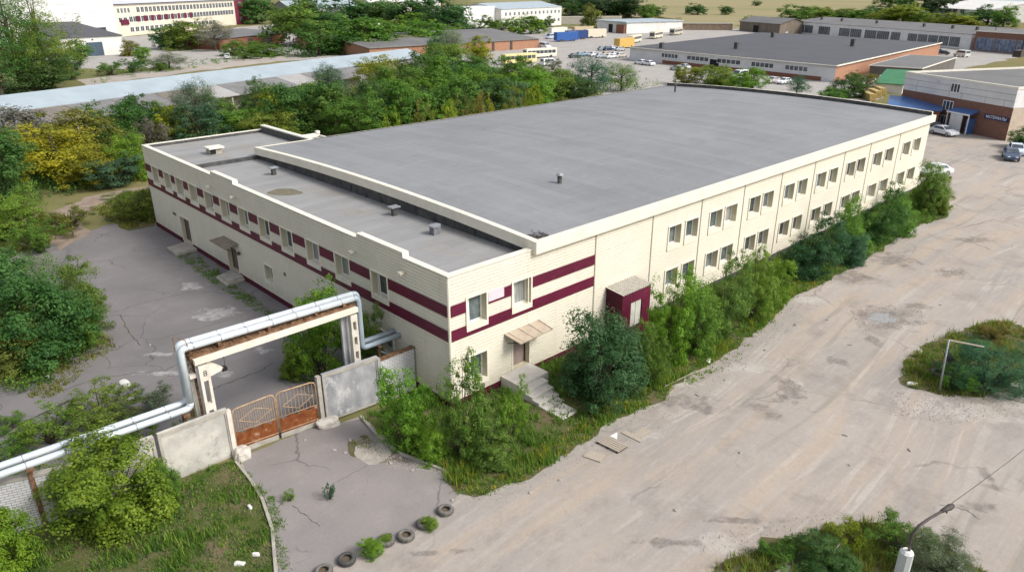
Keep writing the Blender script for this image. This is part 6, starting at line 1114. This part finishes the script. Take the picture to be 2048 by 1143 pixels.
# ---------------------------------------------------------------- vehicles
def car_proto(kind):
    o = thing(kind, 'x', 'car'); Lc, Wc, Hc = (4.4, 1.76, 1.46) if kind != 'parked_van' else (5.2, 1.95, 2.2); hw = Wc/2
    if kind == 'parked_car': low = [(-2.2, .35), (-2.2, .75), (-2.05, .92), (-1.1, 1.0), (1.05, .95), (1.95, .80), (2.2, .62), (2.2, .32)]; cab = [(-1.75, .95), (-1.15, 1.40), (-.4, 1.46), (.25, 1.40), (1.1, .93)]
    else: low = [(-2.6, .4), (-2.6, 1.15), (1.6, 1.15), (2.45, .95), (2.6, .7), (2.6, .4)]; cab = [(-2.58, 1.15), (-2.5, 2.15), (.9, 2.2), (1.75, 1.15)]
    mb = MB(); mb.profile(low, -hw, hw); b1 = mb
    n = len(cab); vs = [(x, -hw+.03+(.16 if z > 1.2 and kind == 'parked_car' else .06)*(z > 1.2), z) for x, z in cab]+[(x, hw-.03-(.16 if z > 1.2 and kind == 'parked_car' else .06)*(z > 1.2), z) for x, z in cab]
    b1.add(vs, [tuple(range(n)), tuple(range(2*n-1, n-1, -1))]+[(i, n+i, n+(i+1) % n, (i+1) % n) for i in range(n)])
    q = b1.build('body', PAINT, o, local=True, bevel=.05); q['tint'] = 1
    g = MB(); 
    if kind == 'parked_car':
        for s in (-1, 1): g.add([(x, s*(hw-y_), z) for x, y_, z in ((-1.45, .035, 1.0), (-1.05, .165, 1.36), (.2, .165, 1.36), (.85, .035, 1.0))], [(0, 1, 2, 3) if s < 0 else (3, 2, 1, 0)])
        g.quad((.98, -hw+.16, 1.02), (.98, hw-.16, 1.02), (.33, hw-.26, 1.40), (.33, -hw+.26, 1.40)); g.quad((-1.74, hw-.16, 1.0), (-1.74, -hw+.16, 1.0), (-1.25, -hw+.26, 1.37), (-1.25, hw-.26, 1.37))
    else:
        for s in (-1, 1): g.add([(x, s*(hw-y_), z) for x, y_, z in ((-2.2, .02, 1.35), (-2.15, .055, 1.95), (.85, .055, 1.95), (1.4, .02, 1.35))], [(0, 1, 2, 3) if s < 0 else (3, 2, 1, 0)])
        g.quad((1.68, -hw+.12, 1.3), (1.68, hw-.12, 1.3), (1.0, hw-.16, 2.12), (1.0, -hw+.16, 2.12)); g.quad((-2.6, hw-.2, 1.3), (-2.6, -hw+.2, 1.3), (-2.56, -hw+.2, 2.0), (-2.56, hw-.2, 2.0))
    g.build('windows', GLASSD, o, local=True)
    for x in (-1.35*Lc/4.4, 1.4*Lc/4.4):
        for s in (-1, 1): w_ = MB(); w_.tube([(x, s*(hw-.17), .32), (x, s*(hw+.02), .32)], .32, 14, 0); w_.tube([(x, s*(hw+.02), .32), (x, s*(hw+.03), .32)], .19, 10, 1); w_.build('wheel', [RUBBER, METALG], o, local=True)
    for s in (-1, 1): l_ = MB(); l_.box(Lc/2-.06, s*(hw-.42)-.16, .6 if kind == 'parked_car' else .78, Lc/2+.015, s*(hw-.42)+.16, .74 if kind == 'parked_car' else .92); l_.build('headlight', WHITE, o, local=True)
    return o
def set_tint(o, c):
    for q in o.children:
        if q.get('tint'): q.color = (*c, 1)
def bus_proto(name, Lc, Hc, tarp=False):
    o = thing(name, 'x', 'bus' if not tarp else 'truck'); hw = 1.25; mb = MB(); mb.box(-Lc/2, -hw, .45, Lc/2, hw, Hc); q = mb.build('body', PAINT, o, local=True, bevel=.09 if not tarp else .04); q['tint'] = 1
    if not tarp:
        g = MB(); n = int(Lc/1.5)
        for i in range(n):
            x = -Lc/2+.4+i*(Lc-.8)/n; 
            for s in (-1, 1): g.add([(x, s*(hw+.012), 1.5), (x+(Lc-.8)/n-.14, s*(hw+.012), 1.5), (x+(Lc-.8)/n-.14, s*(hw+.012), Hc-.55), (x, s*(hw+.012), Hc-.55)], [(0, 1, 2, 3) if s < 0 else (3, 2, 1, 0)])
        for s in (-1, 1): g.add([(s*(Lc/2+.012), y_, z) for y_, z in ((-1.05, 1.2), (1.05, 1.2), (1.05, Hc-.5), (-1.05, Hc-.5))], [(0, 1, 2, 3)])
        g.build('windows', GLASSD, o, local=True)
    else:
        g = MB(); k = -Lc/2+.5
        while k < Lc/2:
            for s in (-1, 1): g.box(k, s*(hw)-.03, .5, k+.08, s*(hw)+.03, Hc-.1)
            k += 1.2
        g.box(-Lc/2-.04, -1.1, .6, -Lc/2, 1.1, Hc-.2); q = g.build('ribs', PAINT, o, local=True); q['tint'] = 1
    for x in (-Lc*.32, Lc*.3)+((-Lc*.24,) if tarp else ()):
        for s in (-1, 1): w_ = MB(); w_.tube([(x, s*(hw-.3), .48), (x, s*(hw+.01), .48)], .48, 14); w_.build('wheel', RUBBER, o, local=True)
    return o
CP, VP, BP, TP = car_proto('parked_car'), car_proto('parked_van'), bus_proto('parked_bus', 11.5, 3.0), bus_proto('box_trailer', 10.5, 3.7, True)
USED = set()
def ang(u1, v1, u2, v2): a, b = G(u1, v1), G(u2, v2); return math.degrees(math.atan2(b[1]-a[1], b[0]-a[0]))
def park(P_, u, v, deg, c, label, cat, group=None, xy=None):
    o = P_ if P_.name not in USED else dup(P_); USED.add(P_.name)
    x, y = G(u, v)[:2] if xy is None else xy; o.location = (x, y, .025); o.rotation_euler = (0, 0, math.radians(deg)); o['label'] = label; o['category'] = cat
    if group: o['group'] = group
    set_tint(o, c); return o
Wc, Sc, Kc, Bc = (.75, .76, .78), (.42, .45, .48), (.03, .035, .045), (.04, .08, .20)
for u, v, d, c, lab in [
 (2020, 318, 200, (.05, .075, .13), 'dark blue car parked at the right edge, nearest of three'), (2030, 308, 200, (.55, .62, .70), 'pale blue silver car between the dark blue and white cars at the right edge'), (2040, 296, 200, Wc, 'white car parked at the right edge, farthest of three'),
 (1886, 270, 245, (.62, .63, .66), 'silver grey car beside the brown brick wall of the panelled building'), (1868, 262, 245, Kc, 'black car next to the blue roofed brick annex'),
 (1866, 350, 150, Wc, 'white car behind the bush at the far corner of the facade'),
 (1150, 116, -12, (.05, .07, .07), 'dark green car at the left end of the car cluster'), (1163, 113, -12, (.20, .30, .38), 'blue grey car second from the left in the cluster'), (1176, 112, -12, Sc, 'silver car in the middle of the cluster'), (1190, 113, -12, Wc, 'white car in the middle of the cluster'), (1202, 116, -12, Sc, 'grey car right of the middle in the cluster'), (1214, 112, -12, (.55, .44, .30), 'beige car in the cluster'), (1222, 117, -12, Wc, 'white car in front of the beige one'), (1232, 112, -12, Wc, 'white car right of the beige one'), (1242, 115, -12, (.6, .55, .5), 'cream car at the right end of the cluster'),
 (1206, 101, -12, (.25, .33, .34), 'grey green car in the back row by the warehouse'), (1216, 101, -12, (.04, .06, .12), 'navy car in the back row by the warehouse'), (1228, 100, -12, Wc, 'white car in the back row by the warehouse'), (1240, 102, -12, Sc, 'silver car in the back row by the warehouse'),
 (1281, 129, 80, Wc, 'white car at the warehouse front, left of two'), (1296, 131, 80, Wc, 'white car at the warehouse front, right of two'), (1354, 141, 80, Sc, 'silver car behind the yellowish bush at the warehouse front'), (1366, 138, 80, (.5, .52, .54), 'grey car behind the light green bush at the warehouse front'),
 (1545, 166, 175, (.55, .5, .48), 'pale car by the brick plinth of the warehouse'), (1568, 168, 175, Wc, 'white car by the brick plinth of the warehouse'), (1730, 172, 200, Wc, 'white car by the tree at the brick warehouse end'), (1742, 168, 200, Sc, 'silver car by the green roofed shed'), (1764, 163, 200, Wc, 'white car half hidden by the green roofed shed'),
 (1872, 106, 100, Bc, 'blue car beyond the warehouse brick end'), (1884, 110, 100, Kc, 'black car beyond the warehouse brick end'),
 (455, 117, 250, Wc, 'white car near the brick garage at the left'), (1252, 66, 20, Bc, 'blue car before the depot building'), (1572, 68, 20, Wc, 'white car at the left end of the long workshop'), (1105, 190, 40, Wc, 'white car hidden behind the belt trees')][:-1]: park(CP, u, v, d, c, lab, 'car', 'parked cars')
for u, v, d, c, lab in [(1478, 158, 175, Wc, 'white van before the warehouse front'), (1098, 132, 350, Wc, 'white minibus in front of the yellow bus'), (1090, 97, 260, Wc, 'white truck cab at the end of the orange brick workshop'), (1515, 57, 10, Wc, 'white van at the field edge, left of two'), (1536, 58, 10, (.5, .55, .55), 'grey van at the field edge, right of two'), (1922, 114, 60, (.62, .64, .60), 'pale grey truck by the long workshop'), (1100, 78, 190, (.45, .52, .62), 'white and blue truck cab left of the blue trailers')]: park(VP, u, v, d, c, lab, 'van', 'parked vans')
for u, v, d, c, lab in [(1268, 86, ang(1250, 88, 1290, 80), (.66, .60, .45), 'cream bus behind the warehouse corner, left of two'), (1312, 77, ang(1292, 81, 1332, 73), (.66, .60, .45), 'cream bus behind the warehouse corner, right of two'), (1038, 128, ang(1005, 129, 1075, 124), (.72, .60, .28), 'yellow bus parked behind the trees'), (1080, 116, ang(1045, 117, 1115, 113), (.72, .68, .55), 'long cream bus behind the yellow one'), (1352, 70, ang(1334, 73, 1370, 67), (.5, .45, .35), 'dusty bus right of the two cream buses')]: park(BP, u, v, d, c, lab, 'bus', 'parked buses')
for u, v, d, c, lab in [(1132, 83, ang(1113, 83, 1170, 80.5), (.03, .10, .32), 'bright blue box trailer, front one'), (1153, 79, ang(1113, 83, 1170, 80.5), (.02, .05, .17), 'navy box trailer behind the bright blue one'), (1190, 76, ang(1113, 83, 1170, 80.5), (.62, .56, .44), 'cream box trailer right of the blue ones'), (1165, 70, ang(1113, 83, 1170, 80.5), (.48, .38, .25), 'tan box trailer behind the cream one'), (1115, 72, 0, (.6, .58, .52), 'pale trailer behind the blue ones'), (1248, 97, ang(1246, 98, 1262, 96), (.55, .36, .10), 'orange box truck at the warehouse corner')]: park(TP, u, v, d, c, lab, 'trailer', 'parked trailers')
for i, (u, v) in enumerate([(1736, 199), (1748, 193), (1757, 187), (1766, 181)]):
    x, y, _ = G(u, v); o = thing('timber_pile', ['front', 'second', 'third', 'rearmost'][i]+' pile of yellow sawn beams beside the brick annex', 'timber', (x, y, 0), math.radians(40), 'piles of yellow beams'); mb = MB()
    for k in range(6):
        for q in range(3): mb.box(-3.0+.1*k, -.6+q*.42, .1+k*.22, 3.0-.1*q, -.22+q*.42, .29+k*.22)
    mb.build('beams', mat('yellow_wood', (.52, .40, .16), (.40, .29, .11), 2, .8), o, local=True)
